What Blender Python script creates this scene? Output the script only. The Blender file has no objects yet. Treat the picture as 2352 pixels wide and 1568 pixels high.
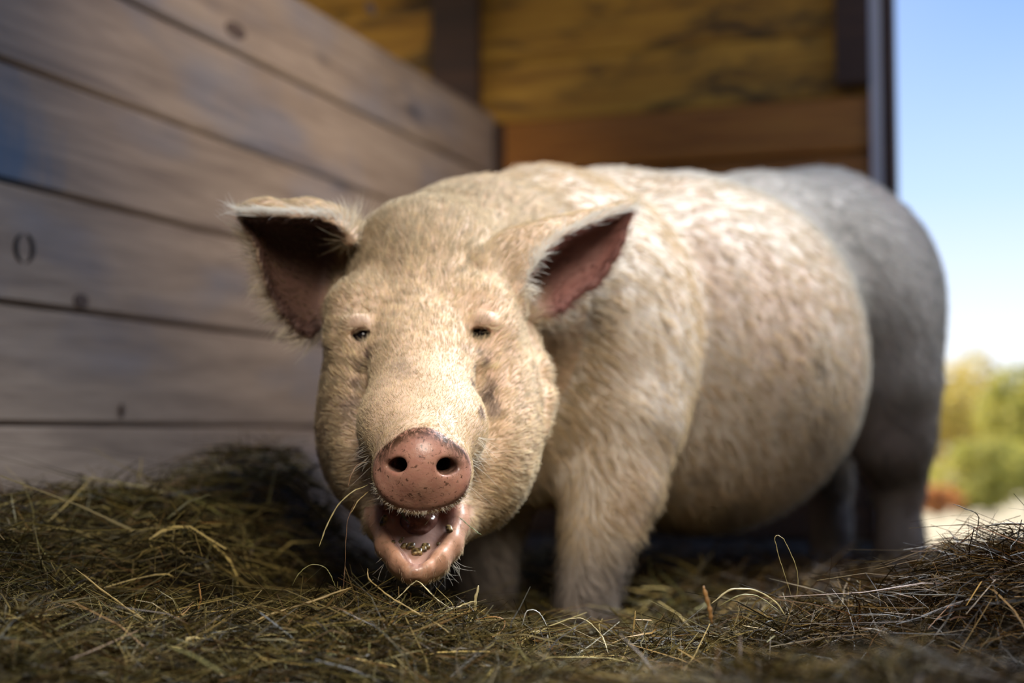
import bpy, math, random
import numpy as np
from mathutils import Vector, Matrix
from mathutils.kdtree import KDTree

random.seed(7)
rng = np.random.default_rng(11)
scene = bpy.context.scene
COL = scene.collection

# ------------------------------------------------------------------ camera
FPX, W0, H0 = 3267.0, 2352.0, 1568.0
HC = 0.32                                   # camera height above the stall floor
HORIZON = 990.0
TH = math.atan((HORIZON - H0 / 2) / FPX)
CAM = np.array([0.0, 0.0, HC])
FWD = np.array([0.0, math.cos(TH), math.sin(TH)])
UP = np.array([0.0, -math.sin(TH), math.cos(TH)])
RT = np.array([1.0, 0.0, 0.0])


def P(px, py, d):
    return CAM + d * (FWD + (px - W0 / 2) / FPX * RT + (H0 / 2 - py) / FPX * UP)


cam_data = bpy.data.cameras.new("camera")
cam_data.sensor_width = 36.0
cam_data.lens = FPX / W0 * 36.0
cam_data.clip_start = 0.02
cam_data.clip_end = 500
cam_data.dof.use_dof = True
cam_data.dof.focus_distance = 1.445
cam_data.dof.aperture_fstop = 2.4
cam = bpy.data.objects.new("camera", cam_data)
cam.location = CAM
cam.rotation_euler = (math.pi / 2 + TH, 0, 0)
COL.objects.link(cam)
scene.camera = cam

cy = scene.cycles
cy.adaptive_threshold = 0.02
cy.max_bounces = 6
cy.diffuse_bounces = 3
cy.glossy_bounces = 2
cy.transmission_bounces = 3
cy.transparent_max_bounces = 4
cy.caustics_reflective = False
cy.caustics_refractive = False

# ------------------------------------------------------------------ sky, sun, exposure
vs = scene.view_settings
scene.display_settings.display_device = 'sRGB'
vs.view_transform = 'Standard'
vs.look = 'None'
vs.gamma = 1.0
vs.use_curve_mapping = False
vs.exposure = 0.0

SUN_DIR = Vector((-0.28, 0.72, 0.72)).normalized()      # towards the sun: behind the shelter
world = bpy.data.worlds.new("sky")
scene.world = world
world.use_nodes = True
nt = world.node_tree
nt.nodes.clear()
tc = nt.nodes.new('ShaderNodeTexCoord')
sep = nt.nodes.new('ShaderNodeSeparateXYZ')
nt.links.new(tc.outputs['Generated'], sep.inputs[0])
ramp = nt.nodes.new('ShaderNodeValToRGB')
cr = ramp.color_ramp
cr.elements[0].position = 0.0
cr.elements[0].color = (1.0, 1.0, 1.0, 1)
cr.elements[1].position = 1.0
cr.elements[1].color = (0.14, 0.30, 0.72, 1)
for pos, c in ((0.06, (0.86, 0.92, 1.0)), (0.16, (0.52, 0.70, 1.0)), (0.30, (0.24, 0.42, 0.86))):
    e = cr.elements.new(pos)
    e.color = (*c, 1)
nt.links.new(sep.outputs['Z'], ramp.inputs['Fac'])
dot = nt.nodes.new('ShaderNodeVectorMath')
dot.operation = 'DOT_PRODUCT'
dot.inputs[1].default_value = SUN_DIR
nt.links.new(tc.outputs['Generated'], dot.inputs[0])
mr = nt.nodes.new('ShaderNodeMapRange')
mr.interpolation_type = 'SMOOTHSTEP'
mr.inputs['From Min'].default_value = 0.70
mr.inputs['From Max'].default_value = 1.0
mr.inputs['To Max'].default_value = 0.85
nt.links.new(dot.outputs['Value'], mr.inputs['Value'])
mixg = nt.nodes.new('ShaderNodeMix')
mixg.data_type = 'RGBA'
nt.links.new(mr.outputs['Result'], mixg.inputs['Factor'])
nt.links.new(ramp.outputs['Color'], mixg.inputs['A'])
mixg.inputs['B'].default_value = (1.0, 1.0, 1.0, 1)
bg = nt.nodes.new('ShaderNodeBackground')
bg.inputs['Strength'].default_value = 1.25
nt.links.new(mixg.outputs['Result'], bg.inputs['Color'])
wo = nt.nodes.new('ShaderNodeOutputWorld')
nt.links.new(bg.outputs[0], wo.inputs['Surface'])

sun_data = bpy.data.lights.new("sun", 'SUN')
sun_data.energy = 7.0
sun_data.angle = math.radians(0.6)
sun_data.color = (1.0, 0.88, 0.68)
sun = bpy.data.objects.new("sun", sun_data)
sun.rotation_euler = (-SUN_DIR).to_track_quat('-Z', 'Y').to_euler()
COL.objects.link(sun)

# added area lamp above the camera, for soft frontal light on the face
front_lamp_data = bpy.data.lights.new("front_fill_lamp", 'AREA')
front_lamp_data.shape = 'RECTANGLE'
front_lamp_data.size = 0.8
front_lamp_data.size_y = 0.7
front_lamp_data.energy = 4.3
front_lamp_data.spread = math.radians(46)
front_lamp_data.color = (1.0, 0.90, 0.75)
front_lamp = bpy.data.objects.new("front_fill_lamp", front_lamp_data)
front_lamp.location = (0.28, 0.0, 1.50)
front_lamp.rotation_euler = (Vector((0.04, 1.55, 0.27)) - Vector(front_lamp.location)).to_track_quat('-Z', 'Y').to_euler()
COL.objects.link(front_lamp)

# added area lamp out of view, standing in for sky light from the right
side_data = bpy.data.lights.new("side_fill_lamp", 'AREA')
side_data.shape = 'RECTANGLE'
side_data.size = 0.8
side_data.size_y = 0.9
side_data.energy = 17
side_data.spread = math.radians(55)
side_data.color = (0.90, 0.95, 1.0)
side = bpy.data.objects.new("side_fill_lamp", side_data)
side.location = (1.32, 2.32, 2.1)
side.rotation_euler = (Vector((0.27, 1.86, 0.36)) - Vector(side.location)).to_track_quat('-Z', 'Y').to_euler()
COL.objects.link(side)

# added warm lamp out of view, brightening the far half of the partition
far_fill_data = bpy.data.lights.new("far_wall_fill_lamp", 'AREA')
far_fill_data.shape = 'RECTANGLE'
far_fill_data.size = 0.7
far_fill_data.size_y = 0.4
far_fill_data.energy = 22

far_fill_data.spread = math.radians(27)
far_fill_data.color = (1.0, 0.86, 0.70)
gap = bpy.data.objects.new("far_wall_fill_lamp", far_fill_data)  # added fill lamp, not an opening in the shelter
gap.location = (1.0, -0.2, 1.95)
gap.rotation_euler = (Vector((-0.22, 3.7, 0.90)) - Vector(gap.location)).to_track_quat('-Z', 'Y').to_euler()
COL.objects.link(gap)

# ------------------------------------------------------------------ small helpers


def tag(o, label=None, cat=None, group=None, kind=None):
    if label: o['label'] = label
    if cat: o['category'] = cat
    if group: o['group'] = group
    if kind: o['kind'] = kind
    return o


def mesh_obj(name, verts, faces, mat=None, parent=None, smooth=False):
    me = bpy.data.meshes.new(name)
    me.from_pydata([tuple(map(float, v)) for v in verts], [], [tuple(int(i) for i in f) for f in faces])
    me.update()
    if smooth:
        me.shade_smooth()
    o = bpy.data.objects.new(name, me)
    if mat: me.materials.append(mat)
    if parent: o.parent = parent
    COL.objects.link(o)
    return o


def fast_mesh(name, V, Q, mat=None, parent=None, smooth=True):
    """verts Nx3, faces Mxk (all the same k) by foreach_set"""
    V = np.ascontiguousarray(V, dtype=np.float32)
    Q = np.ascontiguousarray(Q, dtype=np.int32)
    k = Q.shape[1]
    me = bpy.data.meshes.new(name)
    me.vertices.add(len(V))
    me.vertices.foreach_set('co', V.ravel())
    me.loops.add(Q.size)
    me.loops.foreach_set('vertex_index', Q.ravel())
    me.polygons.add(len(Q))
    me.polygons.foreach_set('loop_start', np.arange(0, Q.size, k, dtype=np.int32))
    me.update(calc_edges=True)
    me.validate()
    if smooth:
        me.shade_smooth()
    if mat: me.materials.append(mat)
    o = bpy.data.objects.new(name, me)
    if parent: o.parent = parent
    COL.objects.link(o)
    return o


def color_attr(o, name, C):
    a = o.data.attributes.new(name, 'FLOAT_COLOR', 'POINT')
    C = np.asarray(C, dtype=np.float32)
    if C.shape[1] == 3:
        C = np.concatenate([C, np.ones((len(C), 1), np.float32)], 1)
    a.data.foreach_set('color', np.ascontiguousarray(C).ravel())


def new_mat(name):
    m = bpy.data.materials.new(name)
    m.use_nodes = True
    n = m.node_tree
    b = n.nodes['Principled BSDF']
    return m, n, b


def nd(n, t, **kw):
    x = n.nodes.new(t)
    for k, v in kw.items():
        setattr(x, k, v)
    return x


def ramp_node(n, stops, interp='LINEAR'):
    r = n.nodes.new('ShaderNodeValToRGB')
    r.color_ramp.interpolation = interp
    while len(r.color_ramp.elements) < len(stops):
        r.color_ramp.elements.new(0.5)
    for e, (p, c) in zip(r.color_ramp.elements, stops):
        e.position = p
        e.color = (*c, 1) if len(c) == 3 else c
    return r


def mapping(n, scale, coord='Object', rot=(0, 0, 0), loc=(0, 0, 0)):
    t = n.nodes.new('ShaderNodeTexCoord')
    m = n.nodes.new('ShaderNodeMapping')
    m.inputs['Scale'].default_value = scale
    m.inputs['Rotation'].default_value = rot
    m.inputs['Location'].default_value = loc
    n.links.new(t.outputs[coord], m.inputs['Vector'])
    return m


def noise(n, vec, scale, detail=4, rough=0.55, dist=0.0):
    x = n.nodes.new('ShaderNodeTexNoise')
    x.inputs['Scale'].default_value = scale
    x.inputs['Detail'].default_value = detail
    x.inputs['Roughness'].default_value = rough
    x.inputs['Distortion'].default_value = dist
    if vec is not None:
        n.links.new(vec.outputs[0], x.inputs['Vector'])
    return x


def mixc(n, fac, a, b, blend='MIX'):
    m = n.nodes.new('ShaderNodeMix')
    m.data_type = 'RGBA'
    m.blend_type = blend
    for s, v in (('Factor', fac), ('A', a), ('B', b)):
        if hasattr(v, 'links') or hasattr(v, 'is_linked'):
            n.links.new(v, m.inputs[s])
        elif isinstance(v, (tuple, list)):
            m.inputs[s].default_value = (*v, 1) if len(v) == 3 else v
        else:
            m.inputs[s].default_value = v
    return m.outputs['Result']


def bump(n, b, height, strength=0.3, dist=0.01):
    x = n.nodes.new('ShaderNodeBump')
    x.inputs['Strength'].default_value = strength
    x.inputs['Distance'].default_value = dist
    n.links.new(height, x.inputs['Height'])
    n.links.new(x.outputs[0], b.inputs['Normal'])


def wood(name, c_dark, c_mid, c_light, grain_axis='x', scale=1.0, knots=True, blotch=0.0, blotch_col=(0.03, 0.02, 0.012),
         blue=0.0, rough=0.6):
    m, n, b = new_mat(name)
    st = (1.2 * scale, 16 * scale, 16 * scale)
    oi = n.nodes.new('ShaderNodeObjectInfo')
    mp = mapping(n, st)
    comb = n.nodes.new('ShaderNodeVectorMath')
    comb.operation = 'ADD'
    n.links.new(mp.outputs[0], comb.inputs[0])
    sc = n.nodes.new('ShaderNodeVectorMath')
    sc.operation = 'SCALE'
    sc.inputs[0].default_value = (31.0, 17.0, 9.0)
    n.links.new(oi.outputs['Random'], sc.inputs['Scale'])
    n.links.new(sc.outputs[0], comb.inputs[1])
    g = noise(n, comb, 1.6, 6, 0.62, 0.8)
    fine = noise(n, comb, 7.0, 4, 0.6)
    col = ramp_node(n, [(0.28, c_dark), (0.5, c_mid), (0.75, c_light)])
    n.links.new(g.outputs['Fac'], col.inputs['Fac'])
    fr = ramp_node(n, [(0.35, (0.72, 0.72, 0.72)), (0.65, (1, 1, 1))])
    n.links.new(fine.outputs['Fac'], fr.inputs['Fac'])
    out = mixc(n, 0.6, col.outputs['Color'], fr.outputs['Color'], 'MULTIPLY')
    # broad weathering
    mb = mapping(n, (1.3, 3.0, 3.0))
    cb = n.nodes.new('ShaderNodeVectorMath'); cb.operation = 'ADD'
    n.links.new(mb.outputs[0], cb.inputs[0]); n.links.new(sc.outputs[0], cb.inputs[1])
    bl = noise(n, cb, 1.5, 3, 0.5)
    if knots:
        vo = n.nodes.new('ShaderNodeTexVoronoi')
        vo.inputs['Scale'].default_value = 1.0
        mk = mapping(n, (1.7, 4.2, 4.2))
        ck = n.nodes.new('ShaderNodeVectorMath'); ck.operation = 'ADD'
        n.links.new(mk.outputs[0], ck.inputs[0]); n.links.new(sc.outputs[0], ck.inputs[1])
        n.links.new(ck.outputs[0], vo.inputs['Vector'])
        kr = ramp_node(n, [(0.07, (1, 1, 1)), (0.16, (0, 0, 0))])
        n.links.new(vo.outputs['Distance'], kr.inputs['Fac'])
        out = mixc(n, kr.outputs['Color'], out, tuple(0.45 * x for x in c_dark))
    if blue > 0:
        rb = ramp_node(n, [(0.52, (0, 0, 0)), (0.68, (blue, blue, blue))])
        n.links.new(bl.outputs['Fac'], rb.inputs['Fac'])
        out = mixc(n, rb.outputs['Color'], out, (0.10, 0.14, 0.22))
    if blotch > 0:
        mz = mapping(n, (2.2, 5.5, 5.5))
        b2 = noise(n, mz, 1.6, 5, 0.6, 0.6)
        rz = ramp_node(n, [(0.50, (0, 0, 0)), (0.66, (blotch, blotch, blotch))])
        n.links.new(b2.outputs['Fac'], rz.inputs['Fac'])
        out = mixc(n, rz.outputs['Color'], out, blotch_col)
    n.links.new(out, b.inputs['Base Color'])
    b.inputs['Roughness'].default_value = rough
    bump(n, b, fine.outputs['Fac'], 0.25, 0.004)
    return m


def chamfer_box(L, h, t, c):
    """a board: length L along x (0..L), height h along z (0..h), thickness t along y (0..t, front face y=0), front long edges chamfered"""
    prof = [(c, 0.0), (h - c, 0.0), (h, c), (h, t), (0.0, t), (0.0, c)]      # (z, y)
    V, F = [], []
    for x in (0.0, L):
        for z, y in prof:
            V.append((x, y, z))
    k = len(prof)
    for i in range(k):
        j = (i + 1) % k
        F.append((i, j, k + j, k + i))
    F.append(tuple(range(k - 1, -1, -1)))
    F.append(tuple(range(k, 2 * k)))
    return V, F


# ------------------------------------------------------------------ setting
M_wall = wood("grey_board_wood", (0.17, 0.12, 0.088), (0.31, 0.232, 0.175), (0.43, 0.33, 0.25), blue=0.4, rough=0.5)
M_wall_blue = M_wall.copy()
M_wall_blue.name = "grey_board_wood_with_blue_mark"
n_ = M_wall_blue.node_tree
b_ = n_.nodes['Principled BSDF']
src_ = b_.inputs['Base Color'].links[0].from_socket
t_ = nd(n_, 'ShaderNodeTexCoord')
d_ = nd(n_, 'ShaderNodeVectorMath', operation='DISTANCE')
d_.inputs[1].default_value = (4.62, 0.0, 0.02)
n_.links.new(t_.outputs['Object'], d_.inputs[0])
nz = noise(n_, mapping(n_, (14, 14, 5)), 1.0, 4)
ad = nd(n_, 'ShaderNodeMath', operation='MULTIPLY_ADD')
ad.inputs[1].default_value = 0.25
n_.links.new(nz.outputs['Fac'], ad.inputs[0]); n_.links.new(d_.outputs['Value'], ad.inputs[2])
r_ = ramp_node(n_, [(0.20, (0.85, 0.85, 0.85)), (0.34, (0, 0, 0))])
n_.links.new(ad.outputs[0], r_.inputs['Fac'])
n_.links.new(mixc(n_, r_.outputs['Color'], src_, (0.035, 0.10, 0.20)), b_.inputs['Base Color'])
M_back = wood("amber_board_wood", (0.24, 0.085, 0.014), (0.42, 0.165, 0.028), (0.55, 0.25, 0.045), rough=0.55)
M_low = wood("shaded_low_board_wood", (0.030, 0.015, 0.007), (0.060, 0.028, 0.011), (0.095, 0.045, 0.018), rough=0.7)  # darker wood stands for shade on the low boards behind the pig
M_rough = wood("rough_amber_wood", (0.25, 0.105, 0.012), (0.52, 0.26, 0.030), (0.72, 0.40, 0.055), blotch=0.92, rough=0.7)
M_dark = wood("dark_post_wood", (0.035, 0.016, 0.009), (0.055, 0.024, 0.012), (0.08, 0.035, 0.016), knots=False)
M_roof = wood("weathered_shed_wood", (0.05, 0.043, 0.038), (0.10, 0.088, 0.078), (0.15, 0.135, 0.12))
m_metal, n_, b_ = new_mat("grey_metal")
b_.inputs['Base Color'].default_value = (0.55, 0.54, 0.58, 1)
b_.inputs['Metallic'].default_value = 0.1
b_.inputs['Roughness'].default_value = 0.45

# stall axes: the long board wall runs away to the right, the back wall stands square to it
WU = np.array([0.3355, 0.9420, 0.0]); WU /= np.linalg.norm(WU)     # along the left wall, away from camera
WN = np.array([WU[1], -WU[0], 0.0])                               # its face normal (into the stall)
CORNER = np.array([-0.055, 4.50, 0.0])


def frame_matrix(origin, xaxis, yaxis, zaxis=(0, 0, 1)):
    m = Matrix.Identity(4)
    for i, a in enumerate((xaxis, yaxis, zaxis)):
        for j in range(3):
            m[j][i] = float(a[j])
    for j in range(3):
        m[j][3] = float(origin[j])
    return m


def empty(name, m=None):
    o = bpy.data.objects.new(name, None)
    o.empty_display_size = 0.1
    if m is not None: o.matrix_world = m
    COL.objects.link(o)
    return o


BH = 0.2
LW_LEN = 7.0
wall_left = empty("wall_left", frame_matrix(CORNER - WU * LW_LEN, WU, -WN))
tag(wall_left, "grey-brown partition wall of wide horizontal boards", None, kind='structure')
z = HC + 0.010 - 2 * BH
k = 0
while z < HC + 0.99:
    V, F = chamfer_box(LW_LEN, BH - 0.004, 0.035, 0.007)
    z0 = max(z, 0.0)
    o = mesh_obj("plank", V, F, M_wall_blue if 0.40 < z - HC + 0.01 < 0.60 else M_wall, wall_left)
    o.location = (0, 0.0015 * ((k * 7) % 3), z + 0.002)
    z += BH
    k += 1


def on_left_wall(px, py):
    """where a sight line meets the partition, in the wall's own x (along) and z"""
    v = P(px, py, 1.0) - CAM
    t = (CORNER - CAM).dot(WN) / v.dot(WN)
    q = CAM + t * v - (CORNER - WU * LW_LEN)
    return q.dot(WU), q[2]


def knot(px, py, rx, rz, r_in, gap, mat):
    x0, z0 = on_left_wall(px, py)
    V, F = [], []
    arcs = [(0.0, 2 * math.pi)] if gap == 0 else [(gap, math.pi - gap), (math.pi + gap, 2 * math.pi - gap)]
    for a0, a1 in arcs:
        n = 18
        b0 = len(V)
        for i in range(n + 1):
            a = math.pi / 2 + a0 + (a1 - a0) * i / n
            thick = 1.0 if gap == 0 else math.sin(math.pi * (i / n)) * 0.9 + 0.1
            for rr in (1.0, 1.0 - (1.0 - r_in) * thick):
                V.append((x0 + rx * rr * math.cos(a), -0.0012, z0 + rz * rr * math.sin(a)))
        for i in range(n):
            F.append((b0 + 2 * i, b0 + 2 * i + 2, b0 + 2 * i + 3, b0 + 2 * i + 1))
    o = mesh_obj("knot", V, F, mat, wall_left)
    sm = o.modifiers.new("thickness", 'SOLIDIFY'); sm.thickness = 0.004; sm.offset = 0
    return o


M_knot, n_, b_ = new_mat("dark_knot_wood")
b_.inputs['Base Color'].default_value = (0.022, 0.016, 0.014, 1)
b_.inputs['Roughness'].default_value = 0.7
M_knot2, n_, b_ = new_mat("brown_knot_wood")
b_.inputs['Base Color'].default_value = (0.085, 0.055, 0.042, 1)
b_.inputs['Roughness'].default_value = 0.7
knot(55, 570, 0.026, 0.025, 0.66, 0.22, M_knot)
knot(540, 70, 0.040, 0.016, 0.0, 0, M_knot2)
knot(850, 20, 0.030, 0.014, 0.0, 0, M_knot2)
knot(185, 690, 0.020, 0.012, 0.0, 0, M_knot2)
knot(280, 942, 0.006, 0.012, 0.0, 0, M_knot2)
V, F = chamfer_box(LW_LEN, HC + 0.985, 0.02, 0.002)
o = mesh_obj("backing_board", V, F, M_dark, wall_left)
o.location = (0, 0.036, 0.0)

# back wall: x axis runs to the right along the wall, front face towards the stall
BX = WN.copy()
wall_back = empty("wall_back", frame_matrix(CORNER - BX * 2.6, BX, WU))
tag(wall_back, "amber stained back wall of horizontal boards and rough planks", None, kind='structure')
BL = 2.6 + 1.20
x_corner = 2.6


def bz(py, d):
    return HC + (HORIZON - py) / FPX * d


zz = 0.0
rows = [0.0, 0.17, 0.36, 0.55, 0.74, 0.93, bz(372, 4.32), bz(240, 4.3)]
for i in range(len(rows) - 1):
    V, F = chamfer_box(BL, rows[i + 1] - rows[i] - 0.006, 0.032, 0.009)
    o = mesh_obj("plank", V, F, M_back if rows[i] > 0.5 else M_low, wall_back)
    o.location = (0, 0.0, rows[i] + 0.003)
rows2 = [rows[-1], rows[-1] + 0.20, rows[-1] + 0.43, rows[-1] + 0.68, rows[-1] + 0.92]
for i in range(len(rows2) - 1):
    V, F = chamfer_box(BL, rows2[i + 1] - rows2[i] - 0.003, 0.03, 0.004)
    o = mesh_obj("plank", V, F, M_rough, wall_back)
    o.location = (0, 0.03 + 0.006 * (i % 2), rows2[i] + 0.0015)
V, F = chamfer_box(BL, rows2[-1], 0.02, 0.002)
o = mesh_obj("backing_board", V, F, M_dark, wall_back)
o.location = (0, 0.068, 0)


def box_obj(name, x0, x1, y0, y1, z0, z1, mat, parent, bev=0.004):
    V, F = chamfer_box(x1 - x0, z1 - z0, y1 - y0, bev)
    o = mesh_obj(name, V, F, mat, parent)
    o.location = (x0, y0, z0)
    return o


# post where the partition meets the back wall, seen above the partition
box_obj("corner_post", x_corner - 0.20, x_corner - 0.045, -0.05, 0.0, 0.0, rows2[-1], M_dark, wall_back)
box_obj("corner_batten", x_corner + 0.005, x_corner + 0.035, -0.012, 0.0, 0.0, HC + 0.98, M_dark, wall_back)
# dark block high at the outer end and end post with its metal strip
x_end = x_corner + 1.20
box_obj("hanging_block", x_end - 0.125, x_end - 0.028, -0.03, 0.028, bz(186, 4.12), rows2[-1], M_dark, wall_back)
box_obj("metal_strip", x_end - 0.028, x_end + 0.004, -0.016, 0.05, 0.0, rows2[-1], m_metal, wall_back, 0.006)
tag(bpy.data.objects["metal_strip"], "pale grey metal edge strip")
box_obj("end_post", x_end + 0.004, x_end + 0.04, -0.012, 0.09, 0.0, rows2[-1], M_dark, wall_back, 0.006)

# roof over the shelter and unseen light-blocking walls at right and front
roof = empty("roof")
tag(roof, "plank roof over the shelter, above the frame", None, kind='structure')
RZ = rows2[-1] + 0.02
for i in range(11):
    V, F = chamfer_box(7.2, 0.36, 0.03, 0.004)
    o = mesh_obj("plank", V, F, M_roof, roof)
    org = CORNER - WU * 6.6 - BX * 2.8 + BX * (0.37 * i)
    o.matrix_world = frame_matrix(org + np.array([0, 0, RZ + 0.03]), WU, (0, 0, -1), BX)
right_light_blocker = empty("right_light_blocker", frame_matrix(np.array([1.87, 2.70, 0.0]), -WU, WN))  # unseen wall added to block sky light from the right
tag(right_light_blocker, "unseen board wall added at right to block light", None, kind='structure')
for i in range(11):
    V, F = chamfer_box(5.1, BH - 0.004, 0.03, 0.007)
    o = mesh_obj("plank", V, F, M_roof, right_light_blocker)
    o.location = (0, 0, 0.2 * i)
front_light_blocker = empty("front_light_blocker", frame_matrix(CORNER - WU * 6.4 - BX * 0.05, BX, -WU))  # unseen wall, lengthened to cut sky light from the front
tag(front_light_blocker, "unseen board wall added behind the camera to cut front light", None, kind='structure')
for i in range(11):
    V, F = chamfer_box(3.4, BH - 0.004, 0.03, 0.007)
    o = mesh_obj("plank", V, F, M_roof, front_light_blocker)
    o.location = (0, 0, 0.2 * i)

# floor and the ground outside
m_floor, n_, b_ = new_mat("packed_earth")
mp = mapping(n_, (1, 1, 1))
nz = noise(n_, mp, 9, 6)
r_ = ramp_node(n_, [(0.35, (0.018, 0.013, 0.009)), (0.7, (0.05, 0.037, 0.025))])
n_.links.new(nz.outputs['Fac'], r_.inputs['Fac'])
n_.links.new(r_.outputs['Color'], b_.inputs['Base Color'])
b_.inputs['Roughness'].default_value = 0.9
m_ground, n_, b_ = new_mat("dry_sunlit_ground")
mp = mapping(n_, (1, 1, 1))
nz = noise(n_, mp, 1.3, 7)
r_ = ramp_node(n_, [(0.3, (0.50, 0.40, 0.24)), (0.5, (0.62, 0.53, 0.36)), (0.72, (0.42, 0.40, 0.18))])
n_.links.new(nz.outputs['Fac'], r_.inputs['Fac'])
n_.links.new(r_.outputs['Color'], b_.inputs['Base Color'])
b_.inputs['Roughness'].default_value = 0.95
fc = [CORNER - BX * 2.8 - WU * 7.0, CORNER + BX * 1.26 - WU * 7.0, CORNER + BX * 1.26 + WU * 0.10, CORNER - BX * 2.8 + WU * 0.10]
floor = mesh_obj("floor", [c + np.array([0, 0, 0.0]) for c in fc] + [c + np.array([0, 0, -0.1]) for c in fc],
                 [(0, 1, 2, 3), (4, 7, 6, 5), (0, 4, 5, 1), (1, 5, 6, 2), (2, 6, 7, 3), (3, 7, 4, 0)], m_floor)
tag(floor, "dark packed earth floor under the hay", None, kind='structure')
gs = 90.0
gv, gf = [], []
ng = 120
for j in range(ng + 1):
    for i in range(ng + 1):
        x = -gs + 2 * gs * i / ng
        y = -gs + 2 * gs * j / ng
        rd = max(0.0, math.hypot(x, y) - 5.0)
        gv.append((x, y, -0.06 - 0.045 * min(rd, 30) + 0.02 * math.sin(x * 0.31) * math.sin(y * 0.23)))
for j in range(ng):
    for i in range(ng):
        a = j * (ng + 1) + i
        gf.append((a, a + 1, a + ng + 2, a + ng + 1))
ground = mesh_obj("ground", gv, gf, m_ground, smooth=True)
tag(ground, "pale sunlit ground outside the shelter", None, kind='structure')

# ------------------------------------------------------------------ bushes and low trees outside
def ground_z(x, y):
    rd = max(0.0, math.hypot(x, y) - 5.0)
    return -0.06 - 0.045 * min(rd, 30) + 0.02 * math.sin(x * 0.31) * math.sin(y * 0.23)


def leaf_mat(name, c1, c2, c3):
    m, n, b = new_mat(name)
    g = nd(n, 'ShaderNodeNewGeometry')
    r_ = ramp_node(n, [(0.0, c1), (0.5, c2), (1.0, c3)])
    n.links.new(g.outputs['Random Per Island'], r_.inputs['Fac'])
    n.links.new(r_.outputs['Color'], b.inputs['Base Color'])
    b.inputs['Roughness'].default_value = 0.55
    t = nd(n, 'ShaderNodeBsdfTranslucent')
    n.links.new(r_.outputs['Color'], t.inputs['Color'])
    mx = nd(n, 'ShaderNodeMixShader')
    mx.inputs[0].default_value = 0.5
    n.links.new(b.outputs[0], mx.inputs[1]); n.links.new(t.outputs[0], mx.inputs[2])
    n.links.new(mx.outputs[0], n.nodes['Material Output'].inputs['Surface'])
    return m


M_leaf_a = leaf_mat("yellow_green_leaf", (0.60, 0.52, 0.10), (0.78, 0.66, 0.18), (0.86, 0.68, 0.26))
M_leaf_b = leaf_mat("olive_leaf", (0.36, 0.38, 0.08), (0.54, 0.52, 0.12), (0.66, 0.58, 0.18))
M_leaf_o = leaf_mat("orange_leaf", (0.65, 0.27, 0.07), (0.80, 0.38, 0.12), (0.85, 0.50, 0.2))
m_bark, n_, b_ = new_mat("bark")
b_.inputs['Base Color'].default_value = (0.09, 0.06, 0.04, 1)


def shrub(name, label, cat, px, d, top_py, halfw, mat, n, seed, group=None):
    r = np.random.default_rng(seed)
    X = (px - W0 / 2) / FPX * d
    z0 = ground_z(X, d)
    zt = HC + (HORIZON - top_py) / FPX * d
    h = zt - z0
    root = empty(name)
    root.location = (X, d, z0)
    tag(root, label, cat, group)
    # trunk with three limbs, in the root's own frame
    V, F = [], []
    limbs = [((0, 0, -0.05), (0, 0, h * 0.45), 0.05 * h, 0.03 * h)]
    for q in range(3):
        a = q * 2.1 + seed
        limbs.append(((0, 0, h * 0.3), (halfw * 0.5 * math.cos(a), halfw * 0.5 * math.sin(a), h * 0.72), 0.026 * h, 0.012 * h))
    for a_, b2_, ra_, rb_ in limbs:
        o0 = len(V)
        for (pp, rad) in ((a_, ra_), (b2_, rb_)):
            for q in range(7):
                t = 2 * math.pi * q / 7
                V.append((pp[0] + rad * math.cos(t), pp[1] + rad * math.sin(t), pp[2]))
        for q in range(7):
            F.append((o0 + q, o0 + (q + 1) % 7, o0 + 7 + (q + 1) % 7, o0 + 7 + q))
    mesh_obj("trunk", V, F, m_bark, root, True)
    # leaves gathered on lobes
    nl = 14
    lob = r.normal(0, 1, (nl, 3)); lob /= np.linalg.norm(lob, axis=1, keepdims=True)
    lob = lob * np.array([halfw * 0.62, halfw * 0.62, h * 0.30]) + np.array([0, 0, h * 0.56])
    lob[:, 2] = np.clip(lob[:, 2], h * 0.18, h * 0.80)
    li = r.integers(0, nl, n)
    u = r.normal(0, 1, (n, 3)); u /= np.linalg.norm(u, axis=1, keepdims=True)
    rad = r.uniform(0.55, 1.0, (n, 1)) ** 0.5
    c = lob[li] + u * rad * np.array([halfw * 0.42, halfw * 0.42, h * 0.21])
    c[:, 2] = np.clip(c[:, 2], 0.02, h)
    s1 = r.normal(0, 1, (n, 3)); s1 /= np.linalg.norm(s1, axis=1, keepdims=True)
    s2 = np.cross(s1, r.normal(0, 1, (n, 3))); s2 /= np.linalg.norm(s2, axis=1, keepdims=True)
    L = r.uniform(0.025, 0.06, (n, 1)) * (d / 16)
    V = np.stack([c - s1 * L, c + s2 * L * 0.5, c + s1 * L, c - s2 * L * 0.5], 1).reshape(-1, 3)
    F = np.arange(4 * n).reshape(n, 4)
    fo = fast_mesh("foliage", V, F, mat, root, smooth=False)
    tag(fo, kind='stuff')
    return root


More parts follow.
